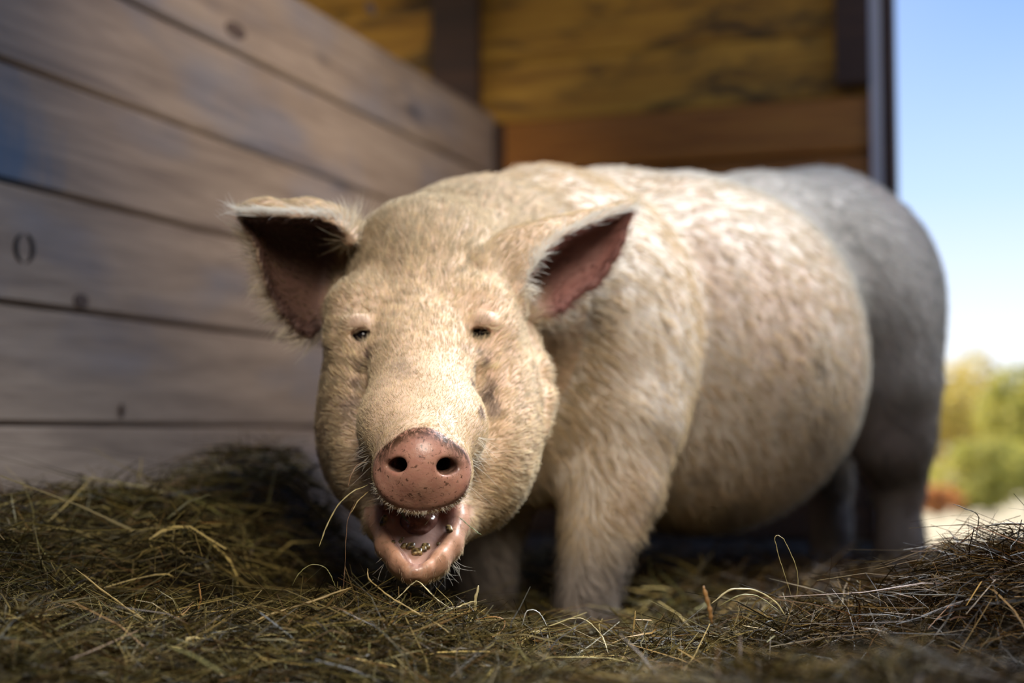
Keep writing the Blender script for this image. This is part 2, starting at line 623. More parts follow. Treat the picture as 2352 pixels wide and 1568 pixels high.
shrub("leafy_shrub", "yellow-green shrub directly beside the pig's rump, outside in the sun", "shrub", 2205, 16.0, 806, 0.62, M_leaf_a, 5000, 1)
shrub("leafy_shrub", "olive-green shrub at the edge of the picture, right of the yellow-green one", "shrub", 2375, 14.2, 836, 0.62, M_leaf_b, 5000, 2)
shrub("leafy_shrub", "low olive undergrowth bush in front of the taller shrubs", "shrub", 2265, 13.0, 1010, 0.55, M_leaf_b, 4000, 4)
shrub("autumn_shrub", "small orange-leaved bush low beside the pig's hind leg", "shrub", 2152, 11.0, 1118, 0.18, M_leaf_o, 1500, 3)
shrub("leafy_shrub", "yellow-green shrub mostly hidden behind the pig's hindquarters", "shrub", 2075, 18.0, 850, 0.7, M_leaf_a, 4000, 6)
shrub("leafy_shrub", "tall yellowish shrub past the right edge, behind the olive one", "shrub", 2470, 17.0, 820, 0.8, M_leaf_a, 5000, 8)

for i, (px, d, tp, hw, mt) in enumerate(((2700, 15.5, 850, 0.8, M_leaf_b), (2960, 17.0, 800, 1.0, M_leaf_a), (3250, 14.5, 870, 0.8, M_leaf_b), (3560, 17.5, 790, 1.1, M_leaf_a), (3900, 15.0, 850, 1.0, M_leaf_b))):
    shrub("leafy_shrub", ("olive bush outside, first beyond the right edge of the picture", "tall yellow-green bush outside, second beyond the right edge", "low olive bush outside, third beyond the right edge", "tallest yellow-green bush outside, fourth beyond the right edge", "olive bush outside, farthest beyond the right edge")[i], "shrub", px, d, tp, hw, mt, 3500, 20 + i, "shrubs beyond the right edge")
#@@PIG
# ------------------------------------------------------------------ the pig: one continuous skin grown from a distance field


def axis_samples(lo, hi, bands, coarse):
    """grid lines with finer spacing inside bands [(a,b,h)]"""
    xs = [lo]
    while xs[-1] < hi:
        x = xs[-1]
        h = coarse
        for a, b, hh in bands:
            dist = max(a - x, x - b, 0.0)
            h = min(h, hh + 0.18 * dist)
        xs.append(x + h)
    return np.array(xs, dtype=np.float64)


GX = axis_samples(-0.42, 1.05, [(-0.17, 0.0, 0.0023), (-0.35, 0.18, 0.0036)], 0.010)
GY = axis_samples(1.36, 3.45, [(1.39, 1.50, 0.0023), (1.39, 1.90, 0.0036)], 0.011)
GZ = axis_samples(-0.02, 1.02, [(0.20, 0.37, 0.0023), (0.20, 0.62, 0.0036)], 0.010)
FLD = np.full((len(GX), len(GY), len(GZ)), 0.5, dtype=np.float32)
print("grid", FLD.shape)


def block(lo, hi):
    sl = []
    for g, a, b in zip((GX, GY, GZ), lo, hi):
        i0 = max(int(np.searchsorted(g, a)) - 2, 0)
        i1 = min(int(np.searchsorted(g, b)) + 2, len(g))
        sl.append(slice(i0, i1))
    s = tuple(sl)
    x = GX[s[0]].astype(np.float32)[:, None, None]
    y = GY[s[1]].astype(np.float32)[None, :, None]
    zc = GZ[s[2]].astype(np.float32)[None, None, :]
    return s, x, y, zc


def smin(a, b, k):
    if k <= 0: return np.minimum(a, b)
    h = np.clip(k - np.abs(a - b), 0, None) / k
    return np.minimum(a, b) - h * h * k * 0.25


def rot_basis(fwd, up=(0, 0, 1)):
    f = np.asarray(fwd, float); f = f / np.linalg.norm(f)
    r = np.cross(f, up); r /= np.linalg.norm(r)
    u = np.cross(r, f)
    return r, f, u


class Field:
    """a group of shapes blended together, then merged into the main field"""

    def __init__(self, F): self.F = F

    def put(self, s, d, k):
        self.F[s] = smin(self.F[s], d.astype(np.float32), k)

    def cut(self, s, d, k):
        self.F[s] = -smin(-self.F[s], d.astype(np.float32), k)

    def ell(self, c, r, fwd=(0, 1, 0), k=0.03, up=(0, 0, 1), cut=False):
        """ellipsoid, r = (side, along fwd, up)"""
        c = np.asarray(c); R = max(r) + k + 0.02
        s, x, y, zc = block(c - R, c + R)
        ax = rot_basis(fwd, up)
        q = 0; q2 = 0
        dx, dy, dz = x - c[0], y - c[1], zc - c[2]
        for a, rr in zip(ax, r):
            t = dx * a[0] + dy * a[1] + dz * a[2]
            q = q + (t / rr) ** 2
            q2 = q2 + (t / rr ** 2) ** 2
        k0 = np.sqrt(q); k1 = np.sqrt(q2) + 1e-6
        d = k0 * (k0 - 1.0) / k1
        (self.cut if cut else self.put)(s, d, k)

    def cone(self, a, b, ra, rb, k=0.03, cut=False):
        a = np.asarray(a); b = np.asarray(b); R = max(ra, rb) + k + 0.02
        s, x, y, zc = block(np.minimum(a, b) - R, np.maximum(a, b) + R)
        ab = b - a
        t = ((x - a[0]) * ab[0] + (y - a[1]) * ab[1] + (zc - a[2]) * ab[2]) / ab.dot(ab)
        t = np.clip(t, 0, 1)
        d = np.sqrt((x - a[0] - t * ab[0]) ** 2 + (y - a[1] - t * ab[1]) ** 2 + (zc - a[2] - t * ab[2]) ** 2) - (ra + (rb - ra) * t)
        (self.cut if cut else self.put)(s, d, k)

    def chain(self, pts, rs, k=0.03, cut=False):
        for i in range(len(pts) - 1):
            self.cone(pts[i], pts[i + 1], rs[i], rs[i + 1], k, cut)


BU = np.array([0.66, 0.751, 0.0]); BU /= np.linalg.norm(BU)      # spine, shoulder to rump
# trunk ------------------------------------------------
body = Field(FLD)
body.ell(P(1615, 824, 2.46), (0.245, 0.375, 0.300), BU, 0.05)                 # barrel and belly
body.ell(P(1600, 665, 2.52), (0.20, 0.44, 0.165), BU, 0.06)                 # back
# hind quarters: a group of their own
hind = Field(np.full_like(FLD, 0.5))
hind.ell(P(1905, 690, 2.88), (0.210, 0.285, 0.255), BU, 0.05)
hind.ell(P(2035, 830, 2.80), (0.100, 0.150, 0.215), (0.25, 0.95, 0.25), 0.06)   # near thigh
hind.chain([P(2040, 900, 2.74), P(2052, 1010, 2.74), P(2062, 1110, 2.79), P(2070, 1250, 2.76), P(2066, 1340, 2.74)],
           [0.090, 0.066, 0.042, 0.036, 0.042], 0.05)
hind.chain([P(1900, 860, 3.10), P(1890, 1000, 3.08), P(1905, 1110, 3.12), P(1908, 1210, 3.10), P(1905, 1310, 3.08)],
           [0.12, 0.066, 0.042, 0.036, 0.042], 0.05)
FLD[:] = smin(FLD, hind.F, 0.045)
# fore quarters
fore = Field(np.full_like(FLD, 0.5))
fore.ell(P(1290, 730, 2.22), (0.200, 0.24, 0.222), BU, 0.05)
fore.ell(P(1370, 830, 2.13), (0.145, 0.165, 0.225), (0.35, 0.93, 0.0), 0.06)    # near shoulder blade
fore.ell(P(1150, 860, 2.12), (0.16, 0.18, 0.20), (0.2, 0.97, 0), 0.06)          # chest, far shoulder
fore.chain([P(1420, 980, 2.05), P(1404, 1110, 2.03), P(1378, 1225, 2.01), P(1356, 1325, 2.0), P(1345, 1400, 1.99), P(1344, 1490, 1.97)],
           [0.088, 0.066, 0.047, 0.037, 0.035, 0.040], 0.035)
fore.chain([P(1130, 980, 2.2), P(1118, 1130, 2.2), P(1110, 1250, 2.19), P(1112, 1350, 2.18), P(1112, 1470, 2.17)],
           [0.09, 0.068, 0.050, 0.042, 0.048], 0.04)
# neck
fore.cone(P(1030, 670, 1.93), P(1190, 725, 2.15), 0.130, 0.19, 0.06)
fore.ell(P(1130, 625, 2.08), (0.15, 0.2, 0.130), (0.3, 0.95, 0.0), 0.06)
FLD[:] = smin(FLD, fore.F, 0.022)
body.chain([P(1230, 548, 2.28), P(1400, 568, 2.42), P(1560, 576, 2.56), P(1730, 562, 2.72), P(1870, 545, 2.86)], [0.115, 0.12, 0.125, 0.128, 0.13], 0.05)   # line of the back
del hind
# head: a group of its own ---------------------------------------
head = Field(np.full_like(FLD, 0.5))
head.ell(P(985, 660, 1.832), (0.110, 0.132, 0.115), (0.0, 1.0, -0.1), 0.04)         # skull
head.cone(P(975, 730, 1.745), P(968, 935, 1.555), 0.082, 0.052, 0.05)               # face
head.cone(P(972, 780, 1.76), P(968, 1000, 1.58), 0.085, 0.056, 0.05)
head.cone(P(968, 960, 1.555), P(968, 1062, 1.462), 0.058, 0.047, 0.02)               # muzzle
head.ell(P(905, 985, 1.535), (0.032, 0.05, 0.032), (0.1, 1, -0.3), 0.03)
head.ell(P(1038, 985, 1.535), (0.034, 0.05, 0.034), (-0.1, 1, -0.3), 0.03)
# cheeks and jowls
head.ell(P(852, 905, 1.715), (0.055, 0.085, 0.098), (0.1, 1, 0), 0.05)
head.ell(P(1118, 905, 1.725), (0.060, 0.095, 0.102), (-0.1, 1, 0), 0.05)
head.ell(P(868, 1030, 1.665), (0.053, 0.085, 0.080), (0.1, 1, 0.2), 0.04)
head.ell(P(1108, 1030, 1.675), (0.062, 0.092, 0.086), (-0.1, 1, 0.2), 0.04)
head.ell(P(975, 1010, 1.74), (0.12, 0.1, 0.11), (0, 1, 0), 0.05)                     # under-jaw core
head.cone(P(930, 1130, 1.62), P(905, 1190, 1.56), 0.050, 0.034, 0.03)
head.cone(P(1035, 1130, 1.63), P(1015, 1190, 1.57), 0.058, 0.038, 0.03)
# brow and lids
for (ex, ey, sx) in ((830, 770, -1), (1103, 766, 1)):
    head.ell(P(ex + 6 * sx, ey - 62, 1.694), (0.034, 0.04, 0.030), (0, 1, 0), 0.045)           # brow
    head.ell(P(ex + 12 * sx, ey + 8, 1.662), (0.030, 0.03, 0.030), (0.2 * sx, 1, 0), 0.025)   # eye mound
# lids: bare swollen upper lid, lower lid, crease above
    lc = P(ex + 8 * sx, ey - 28, 1.636)
    head.ell(lc, (0.0175, 0.016, 0.0130), (0.1 * sx, 1, 0.2), 0.008)
    head.ell(P(ex + 4 * sx, ey + 21, 1.643), (0.016, 0.014, 0.007), (0.1 * sx, 1, 0), 0.008)
    arc = [P(ex - 30, ey - 20, 1.640), P(ex - 22, ey - 46, 1.636), P(ex + 2, ey - 58, 1.636), P(ex + 26, ey - 50, 1.642), P(ex + 36, ey - 26, 1.655)]
    head.chain(arc, [0.0012, 0.0024, 0.0028, 0.0022, 0.0010], 0.004, cut=True)
    arc = [P(ex - 36, ey - 44, 1.645), P(ex - 20, ey - 74, 1.645), P(ex + 6, ey - 84, 1.648), P(ex + 36, ey - 74, 1.655)]
    head.chain(arc, [0.0008, 0.0018, 0.0018, 0.0008], 0.004, cut=True)
# jowl folds on the near side
head.chain([P(1160, 735, 1.745), P(1172, 790, 1.715), P(1198, 850, 1.70), P(1225, 905, 1.70)], [0.012, 0.013, 0.014, 0.010], 0.012)
head.chain([P(1195, 735, 1.79), P(1212, 790, 1.775), P(1240, 850, 1.752), P(1252, 920, 1.735), P(1248, 985, 1.715)], [0.008, 0.008, 0.008, 0.006, 0.003], 0.028)
for q in ((868, 842, 1.678), (1080, 840, 1.680), (858, 872, 1.662), (1096, 870, 1.664)):
    head.ell(P(*q), (0.034, 0.045, 0.038), (0, 1, -0.35), 0.030)
for g in ([(846, 868, 1.60), (830, 920, 1.580), (822, 960, 1.570), (815, 1010, 1.567)], [(1104, 868, 1.60), (1120, 920, 1.580), (1130, 960, 1.573), (1140, 1010, 1.572)]):
    head.chain([P(*q) for q in g], [0.002, 0.006, 0.008, 0.006], 0.030, cut=True)      # hollows between muzzle and cheek
# lower jaw ----------------------------------------------------
JT = P(956, 1313, 1.462)                       # tip of the lower lip
JB = P(962, 1165, 1.538)
jaw_w = JB - JT; jaw_w /= np.linalg.norm(jaw_w)
jaw_x = np.array([1.0, 0, 0]); jaw_x -= jaw_x.dot(jaw_w) * jaw_w; jaw_x /= np.linalg.norm(jaw_x)
jaw_m = np.cross(jaw_x, jaw_w)                 # out of the mouth floor, towards the viewer and up
if jaw_m[2] < 0: jaw_m = -jaw_m
LIP_L = [JT, P(937, 1307, 1.464), P(910, 1277, 1.476), P(884, 1237, 1.498), P(872, 1188, 1.525), P(880, 1150, 1.552)]
LIP_R = [JT, P(982, 1304, 1.465), P(1013, 1277, 1.478), P(1042, 1237, 1.500), P(1055, 1188, 1.527), P(1048, 1148, 1.555)]
head.chain(LIP_L, [0.0055, 0.0055, 0.0055, 0.0058, 0.0065, 0.012], 0.006)
head.chain(LIP_R, [0.0055, 0.0056, 0.0060, 0.0064, 0.0070, 0.014], 0.006)
head.chain([p - jaw_m * 0.011 + np.array([0.0015, 0, 0]) * min(1, i) + jaw_w * (0.006 if i == 0 else 0) for i, p in enumerate(LIP_L)], [0.0050, 0.0062, 0.0092, 0.0115, 0.0125, 0.015], 0.008)
head.chain([p - jaw_m * 0.011 + np.array([-0.0040, 0, 0]) * min(1, i) + jaw_w * (0.006 if i == 0 else 0) for i, p in enumerate(LIP_R)], [0.0050, 0.0068, 0.0108, 0.0125, 0.0135, 0.016], 0.008)
head.ell(JT + jaw_w * 0.062 - jaw_m * 0.0185, (0.038, 0.060, 0.0150), jaw_w, 0.008, up=jaw_m)
head.ell(JT + jaw_w * 0.030 - jaw_m * 0.0125, (0.018, 0.026, 0.0075), jaw_w, 0.006, up=jaw_m)
# throat cavity between snout and lower jaw
head.ell(JT + jaw_w * 0.098 + jaw_m * 0.013, (0.036, 0.055, 0.0135), jaw_w, 0.006, up=jaw_m, cut=True)
head.ell(JT + jaw_w * 0.100 + jaw_m * 0.020, (0.032, 0.040, 0.016), jaw_w, 0.006, up=jaw_m, cut=True)
# snout disc ---------------------------------------------------
SC = P(968, 1078, 1.437)
s_n = np.array([0.0, -1.0, 0.10]); s_n /= np.linalg.norm(s_n)          # the way the disc faces
s_x = np.array([1.0, 0.0, 0.02]); s_x -= s_x.dot(s_n) * s_n; s_x /= np.linalg.norm(s_x)
s_y = np.cross(s_n, s_x)
if s_y[2] < 0: s_y = -s_y


def snout_radius(a, b):
    """half size of the disc outline in the direction (a,b), a right, b up"""
    th = np.arctan2(b, a)
    c, s = np.cos(th), np.sin(th)
    base = 0.0495 * 0.0410 / np.sqrt((0.0410 * c) ** 2 + (0.0495 * s) ** 2 + 1e-9)
    # narrower shoulders, slightly peaked top, full lower lobes
    return base * (1.0 - 0.085 * np.exp(-((th - 0.80) / 0.36) ** 2) - 0.085 * np.exp(-((th - (math.pi - 0.80)) / 0.36) ** 2)
                   + 0.05 * np.exp(-((th + 0.65) / 0.40) ** 2) + 0.05 * np.exp(-((th + math.pi - 0.65) / 0.40) ** 2))


s, x, y, zc = block(SC - 0.075, SC + 0.075)
dx, dy, dz = x - SC[0], y - SC[1], zc - SC[2]
sa = dx * s_x[0] + dy * s_x[1] + dz * s_x[2]
sb = dx * s_y[0] + dy * s_y[1] + dz * s_y[2]
sc_ = dx * s_n[0] + dy * s_n[1] + dz * s_n[2]
rr = np.sqrt(sa ** 2 + sb ** 2)
Rr = snout_radius(sa, sb)
face = 0.004 - 0.010 * (rr / Rr) ** 2 + 0.0035 * np.exp(-((sa / 0.012) ** 2 + ((sb - 0.004) / 0.02) ** 2)) \
    + 0.004 * np.exp(-(((np.abs(sa) - 0.030) / 0.016) ** 2 + ((sb + 0.016) / 0.014) ** 2)) - 0.0022 * np.exp(-((sa / 0.006) ** 2 + ((sb + 0.038) / 0.012) ** 2))
d1 = rr - Rr + 0.006
d2 = np.maximum(sc_ - face + 0.006, -0.030 - sc_)
dd = np.minimum(np.maximum(d1, d2), 0) + np.sqrt(np.maximum(d1, 0) ** 2 + np.maximum(d2, 0) ** 2) - 0.006
head.put(s, dd, 0.010)
for nx, ny, sx in ((922, 1066, -1), (1021, 1070, 1)):
    c0 = P(nx, ny, 1.432)
    head.ell(c0, (0.0092, 0.016, 0.0080), (0, 1, 0), 0.006, cut=True)
    head.chain([c0, c0 + np.array([-0.004 * sx, 0.022, 0.004]), c0 + np.array([-0.008 * sx, 0.05, 0.012])], [0.0075, 0.0075, 0.006], 0.004, cut=True)
    head.ell(c0 + np.array([0.007 * sx, -0.002, -0.001]), (0.007, 0.010, 0.0035), (0, 1, 0), 0.005, cut=True)

# ears -----------------------------------------------------------


def catmull(pts, n):
    pts = np.asarray(pts, float)
    q = np.vstack([2 * pts[0] - pts[1], pts, 2 * pts[-1] - pts[-2]])
    out = []
    m = len(pts) - 1
    for t in np.linspace(0, m - 1e-6, n):
        i = int(t); f = t - i
        p0, p1, p2, p3 = q[i], q[i + 1], q[i + 2], q[i + 3]
        out.append(0.5 * ((2 * p1) + (-p0 + p2) * f + (2 * p0 - 5 * p1 + 4 * p2 - p3) * f * f + (-p0 + 3 * p1 - 3 * p2 + p3) * f ** 3))
    return np.array(out)


def ear_sheet(curves, ns, nt, ragged=0.0, seed=0):
    """curves: control polylines front edge -> ridge -> back -> lower edge, each running from base to tip"""
    cs = [catmull([P(*q) for q in c], nt) for c in curves]
    r = np.random.default_rng(seed)
    G = np.zeros((nt, ns, 3))
    for j in range(nt):
        G[j] = catmull([c[j] for c in cs], ns)
    if ragged:
        L = G[:, -1] - G[:, -4]
        w = np.sin(np.linspace(0, 26, nt)) * 0.5 + np.sin(np.linspace(0, 61, nt) + 1.0) * 0.5
        for q in range(6):
            i = ns - 1 - q
            G[:, i] += (L / (np.linalg.norm(L, axis=1, keepdims=True) + 1e-6)) * (ragged * w[:, None] * (1 - q / 6))
    return G


EAR_R = ear_sheet([
    [(1186, 712, 1.705), (1196, 664, 1.702), (1222, 606, 1.715), (1282, 545, 1.745), (1360, 505, 1.785), (1446, 474, 1.835)],
    [(1110, 600, 1.715), (1150, 545, 1.735), (1230, 516, 1.755), (1310, 498, 1.785), (1380, 484, 1.81), (1452, 464, 1.84)],
    [(1165, 620, 1.80), (1215, 590, 1.815), (1280, 560, 1.83), (1350, 530, 1.845), (1400, 505, 1.85), (1452, 466, 1.845)],
    [(1190, 680, 1.80), (1250, 660, 1.825), (1315, 625, 1.84), (1370, 590, 1.85), (1410, 545, 1.85), (1453, 468, 1.846)],
    [(1180, 715, 1.77), (1255, 726, 1.795), (1322, 682, 1.82), (1385, 632, 1.835), (1424, 560, 1.842), (1454, 470, 1.846)],
], 46, 70, 0.0035, 3)
EAR_L = ear_sheet([
    [(800, 545, 1.735), (782, 520, 1.715), (735, 500, 1.70), (660, 496, 1.69), (600, 492, 1.69), (553, 490, 1.695)],
    [(806, 525, 1.76), (772, 486, 1.745), (715, 466, 1.73), (650, 470, 1.72), (605, 463, 1.71), (552, 478, 1.70)],
    [(800, 580, 1.80), (760, 545, 1.80), (705, 530, 1.785), (650, 520, 1.765), (600, 505, 1.74), (552, 490, 1.71)],
    [(785, 650, 1.80), (740, 650, 1.805), (690, 640, 1.785), (640, 590, 1.765), (595, 545, 1.74), (556, 503, 1.71)],
    [(772, 700, 1.77), (735, 748, 1.765), (690, 762, 1.745), (622, 670, 1.73), (590, 565, 1.72), (560, 520, 1.705)],
], 50, 70, 0.0035, 5)
ear_thick = 0.0038
for G in (EAR_R, EAR_L):
    nt_, ns_, _ = G.shape
    base_w = np.clip(1 - np.arange(nt_) / (0.22 * nt_), 0, 1)
    # resample densely
    fine_pts = []
    for j in range(nt_ - 1):
        for f in (0.0, 0.5):
            row = G[j] * (1 - f) + G[j + 1] * f
            rowm = 0.5 * (row[1:] + row[:-1])
            rad = ear_thick + 0.006 * base_w[j] ** 2 + 0.0012
            rad_tip = rad * (0.75 if j > nt_ * 0.9 else 1.0)
            fine_pts.append((np.vstack([row, rowm]), rad_tip))
    ear = np.full_like(FLD[0:1, 0:1, 0:1], 0.5)
    lo = G.reshape(-1, 3).min(0) - 0.03; hi = G.reshape(-1, 3).max(0) + 0.03
    s, x, y, zc = block(lo, hi)
    E = np.full(np.broadcast_shapes(x.shape, y.shape, zc.shape), 0.5, np.float32)
    gx, gy, gz = GX[s[0]], GY[s[1]], GZ[s[2]]
    for pts, rad in fine_pts:
        for p in pts:
            R = rad + 0.010
            i0, i1 = np.searchsorted(gx, (p[0] - R, p[0] + R)); j0, j1 = np.searchsorted(gy, (p[1] - R, p[1] + R)); k0, k1 = np.searchsorted(gz, (p[2] - R, p[2] + R))
            if i1 <= i0 or j1 <= j0 or k1 <= k0: continue
            d = np.sqrt((gx[i0:i1, None, None] - p[0]) ** 2 + (gy[None, j0:j1, None] - p[1]) ** 2 + (gz[None, None, k0:k1] - p[2]) ** 2) - rad
            np.minimum(E[i0:i1, j0:j1, k0:k1], d, out=E[i0:i1, j0:j1, k0:k1])
    head.put(s, E, 0.014)
# hollow of each ear where it meets the skull
FLD[:] = smin(FLD, head.F, 0.035)
# eye slits
main = Field(FLD)
EYES = [(P(831, 771, 1.632), -1), (P(1103, 767, 1.634), 1)]
for c, sx in EYES:
    main.ell(c + np.array([0, -0.003, 0]), (0.0120, 0.019, 0.0072), (0.12 * sx, 1, 0), 0.004, cut=True)
    main.chain([c + np.array([-0.010 * sx, 0.0, -0.003]), c + np.array([-0.011 * sx, -0.002, -0.014]), c + np.array([-0.013 * sx, -0.012, -0.026])],
               [0.0025, 0.0022, 0.0014], 0.004, cut=True)
del head, fore


def surface_nets(F):
    S = F < 0
    c = np.zeros(tuple(n - 1 for n in F.shape), np.uint8)
    for a in (0, 1):
        for b in (0, 1):
            for g in (0, 1):
                c += S[a:F.shape[0] - 1 + a, b:F.shape[1] - 1 + b, g:F.shape[2] - 1 + g]
    act = (c > 0) & (c < 8)
    I, J, K = np.nonzero(act)
    idx = np.full(c.shape, -1, np.int32)
    idx[I, J, K] = np.arange(len(I))
    acc = np.zeros((len(I), 3)); cnt = np.zeros(len(I))
    corners = [(a, b, g) for a in (0, 1) for b in (0, 1) for g in (0, 1)]
    for c0 in corners:
        for ax in range(3):
            if c0[ax]: continue
            c1 = list(c0); c1[ax] = 1
            v0 = F[I + c0[0], J + c0[1], K + c0[2]].astype(np.float64)
            v1 = F[I + c1[0], J + c1[1], K + c1[2]].astype(np.float64)
            m = (v0 < 0) != (v1 < 0)
            t = np.where(m, v0 / np.where(v0 == v1, 1, v0 - v1), 0)
            p = np.zeros((len(I), 3)); p += c0; p[:, ax] += t
            acc[m] += p[m]; cnt[m] += 1
    fr = acc / cnt[:, None]
    V = np.stack([GX[I] + fr[:, 0] * (GX[I + 1] - GX[I]), GY[J] + fr[:, 1] * (GY[J + 1] - GY[J]), GZ[K] + fr[:, 2] * (GZ[K + 1] - GZ[K])], 1)
    Q = []
    for ax in range(3):
        sl0 = [slice(None)] * 3; sl1 = [slice(None)] * 3
        sl0[ax] = slice(0, -1); sl1[ax] = slice(1, None)
        a = S[tuple(sl0)]; b = S[tuple(sl1)]
        e = np.argwhere(a != b)
        o1, o2 = [d for d in range(3) if d != ax]
        ok = (e[:, o1] > 0) & (e[:, o2] > 0) & (e[:, o1] < c.shape[o1]) & (e[:, o2] < c.shape[o2])
        e = e[ok]
        inside = a[e[:, 0], e[:, 1], e[:, 2]]
        quad = []
        for (q1, q2) in ((-1, -1), (0, -1), (0, 0), (-1, 0)):
            f = e.copy(); f[:, o1] += q1; f[:, o2] += q2
            quad.append(idx[f[:, 0], f[:, 1], f[:, 2]])
        quad = np.stack(quad, 1)
        flip = inside if ax != 1 else ~inside
        quad[~flip] = quad[~flip][:, ::-1]
        Q.append(quad)
    return V, np.vstack(Q)


PV, PQ = surface_nets(FLD)
# keep the largest connected skin only, relax it a little
EDG = np.vstack([PQ[:, [0, 1]], PQ[:, [1, 2]], PQ[:, [2, 3]], PQ[:, [3, 0]]])
comp = np.arange(len(PV))
for _ in range(400):
    m = np.minimum(comp[EDG[:, 0]], comp[EDG[:, 1]])
    new = comp.copy()
    np.minimum.at(new, EDG[:, 0], m); np.minimum.at(new, EDG[:, 1], m)
    new = new[new]
    if (new == comp).all(): break
    comp = new
big = np.bincount(comp).argmax()
keep = comp == big
remap = np.cumsum(keep) - 1
PQ = remap[PQ[keep[PQ].all(1)]]
PV = PV[keep]
EDG = np.vstack([PQ[:, [0, 1]], PQ[:, [1, 2]], PQ[:, [2, 3]], PQ[:, [3, 0]]])
deg = np.bincount(EDG.ravel(), minlength=len(PV)).astype(float)[:, None]


def relax(V, lam):
    s_ = np.zeros_like(V)
    for c_ in range(3):
        s_[:, c_] = np.bincount(EDG[:, 0], V[EDG[:, 1], c_], len(V)) + np.bincount(EDG[:, 1], V[EDG[:, 0], c_], len(V))
    return V + lam * (s_ / deg - V)


for lam in (0.5, -0.35, 0.5, -0.35, 0.5):
    PV = relax(PV, lam)


def vert_normals(V, Q):
    a = np.cross(V[Q[:, 2]] - V[Q[:, 0]], V[Q[:, 3]] - V[Q[:, 1]])
    N = np.zeros_like(V)
    for j in range(4):
        for c_ in range(3):
            N[:, c_] += np.bincount(Q[:, j], a[:, c_], len(V))
    return N / (np.linalg.norm(N, axis=1, keepdims=True) + 1e-12)


PN = vert_normals(PV, PQ)
print("pig verts", len(PV), "faces", len(PQ))
del FLD, main, body

# masks ----------------------------------------------------------


def fbm(p, f, seed=0.0):
    """cheap smooth pseudo noise in -1..1 from sums of sines"""
    r = np.random.default_rng(int(seed * 100) + 5)
    out = np.zeros(len(p)); amp = 1.0; tot = 0
    for o in range(4):
        acc = 0
        for q in range(4):
            w = r.normal(size=3); w /= np.linalg.norm(w)
            acc = acc + np.sin(p @ w * f * (2 ** o) * r.uniform(0.8, 1.3) + r.uniform(0, 6.28))
        out += amp * acc / 2.2; tot += amp; amp *= 0.55
    return out / tot


def sstep(a, b, x):
    t = np.clip((x - a) / (b - a), 0, 1)
    return t * t * (3 - 2 * t)


def project(V):
    d = (V - CAM) @ FWD
    return W0 / 2 + FPX * ((V - CAM) @ RT) / d, H0 / 2 - FPX * ((V - CAM) @ UP) / d, d


REL = PV - SC
va, vb, vc = REL @ s_x, REL @ s_y, REL @ s_n
vr = np.hypot(va, vb); vR = snout_radius(va, vb)
m_snout = sstep(1.05, 0.985, vr / vR) * sstep(-0.017, -0.012, vc) * (vc < 0.03)
nost = np.zeros(len(PV))
for nx, ny, sx in ((922, 1066, -1), (1021, 1070, 1)):
    c0 = P(nx, ny, 1.432)
    q = PV - c0
    nost = np.maximum(nost, sstep(0.0185, 0.007, np.hypot(q[:, 0] - 0.0035 * sx, 1.15 * (q[:, 2] - 0.001))) * sstep(-0.010, 0.004, q[:, 1]))
RJ = PV - JT
jx, jw, jm = RJ @ jaw_x, RJ @ jaw_w, RJ @ jaw_m
halfw = np.minimum(0.0040 + np.clip(jw - 0.004, 0, 0.12) * 0.56, 0.039)
m_gum = sstep(halfw + 0.004, halfw - 0.002, np.abs(jx)) * sstep(-0.034, -0.026, jm) * (jw > -0.004) * (jw < 0.16) * (jm < 0.10) * (PN @ jaw_m > -0.5) * (1 - m_snout)
m_gum *= ((vc < -0.012) & (vb < -0.035))
m_lip = sstep(0.019, 0.012, np.abs(np.abs(jx) - halfw - 0.008)) * (jw > -0.03) * (jw < 0.13) * sstep(-0.022, -0.006, jm) * (jm < 0.05) * (vb < -0.03) * (1 - m_gum)
# inside of ears
m_ear = np.zeros(len(PV)); m_earin = np.zeros(len(PV)); m_earedge = np.zeros(len(PV))
for G, sgn in ((EAR_R, 1), (EAR_L, 1)):
    nt_, ns_, _ = G.shape
    du = np.gradient(G, axis=1); dv = np.gradient(G, axis=0)
    NN = np.cross(du, dv); NN /= np.linalg.norm(NN, axis=2, keepdims=True) + 1e-9
    ctr = G.mean(axis=1, keepdims=True)
    conc = ((ctr - G) * NN).sum(2)
    if conc.sum() < 0: NN = -NN
    kd = KDTree(nt_ * ns_)
    for j in range(nt_):
        for i in range(ns_):
            kd.insert(G[j, i], j * ns_ + i)
    kd.balance()
    lo = G.reshape(-1, 3).min(0) - 0.02; hi = G.reshape(-1, 3).max(0) + 0.02
    cand = np.nonzero(((PV > lo) & (PV < hi)).all(1))[0]
    for ci in cand:
        co, ii, ds = kd.find(PV[ci])
        if ds < 0.0125:
            j, i = divmod(ii, ns_)
            if j > 3:
                m_ear[ci] = min(1.0, j / (0.25 * nt_))
                if PN[ci] @ NN[j, i] > 0.1: m_earin[ci] = 1.0
                e_ = min(i, ns_ - 1 - i) / ns_
                m_earedge[ci] = max(0.0, 1 - e_ / 0.10)
for _ in range(2):
    m_earin = relax(m_earin[:, None], 0.6)[:, 0] if False else m_earin
VX, VY, VD = project(PV)
is_head = sstep(2.02, 1.90, PV[:, 1] + 0.35 * np.clip(PV[:, 0] - 0.05, 0, 1) - 0.0 * PV[:, 2])
is_head = np.maximum(is_head, m_ear)

# skin colour of the animal: pale skin, pinker bare parts, dirt with its own shape, painted leg shade
C = np.tile(np.array([0.64, 0.46, 0.33]), (len(PV), 1))
C[is_head < 0.5] = (0.56, 0.48, 0.40)
n1 = fbm(PV, 14, 1); n2 = fbm(PV, 260, 2); n3 = fbm(PV, 900, 3)


def blend(mask, col):
    global C
    C = C * (1 - mask[:, None]) + np.asarray(col) * mask[:, None]


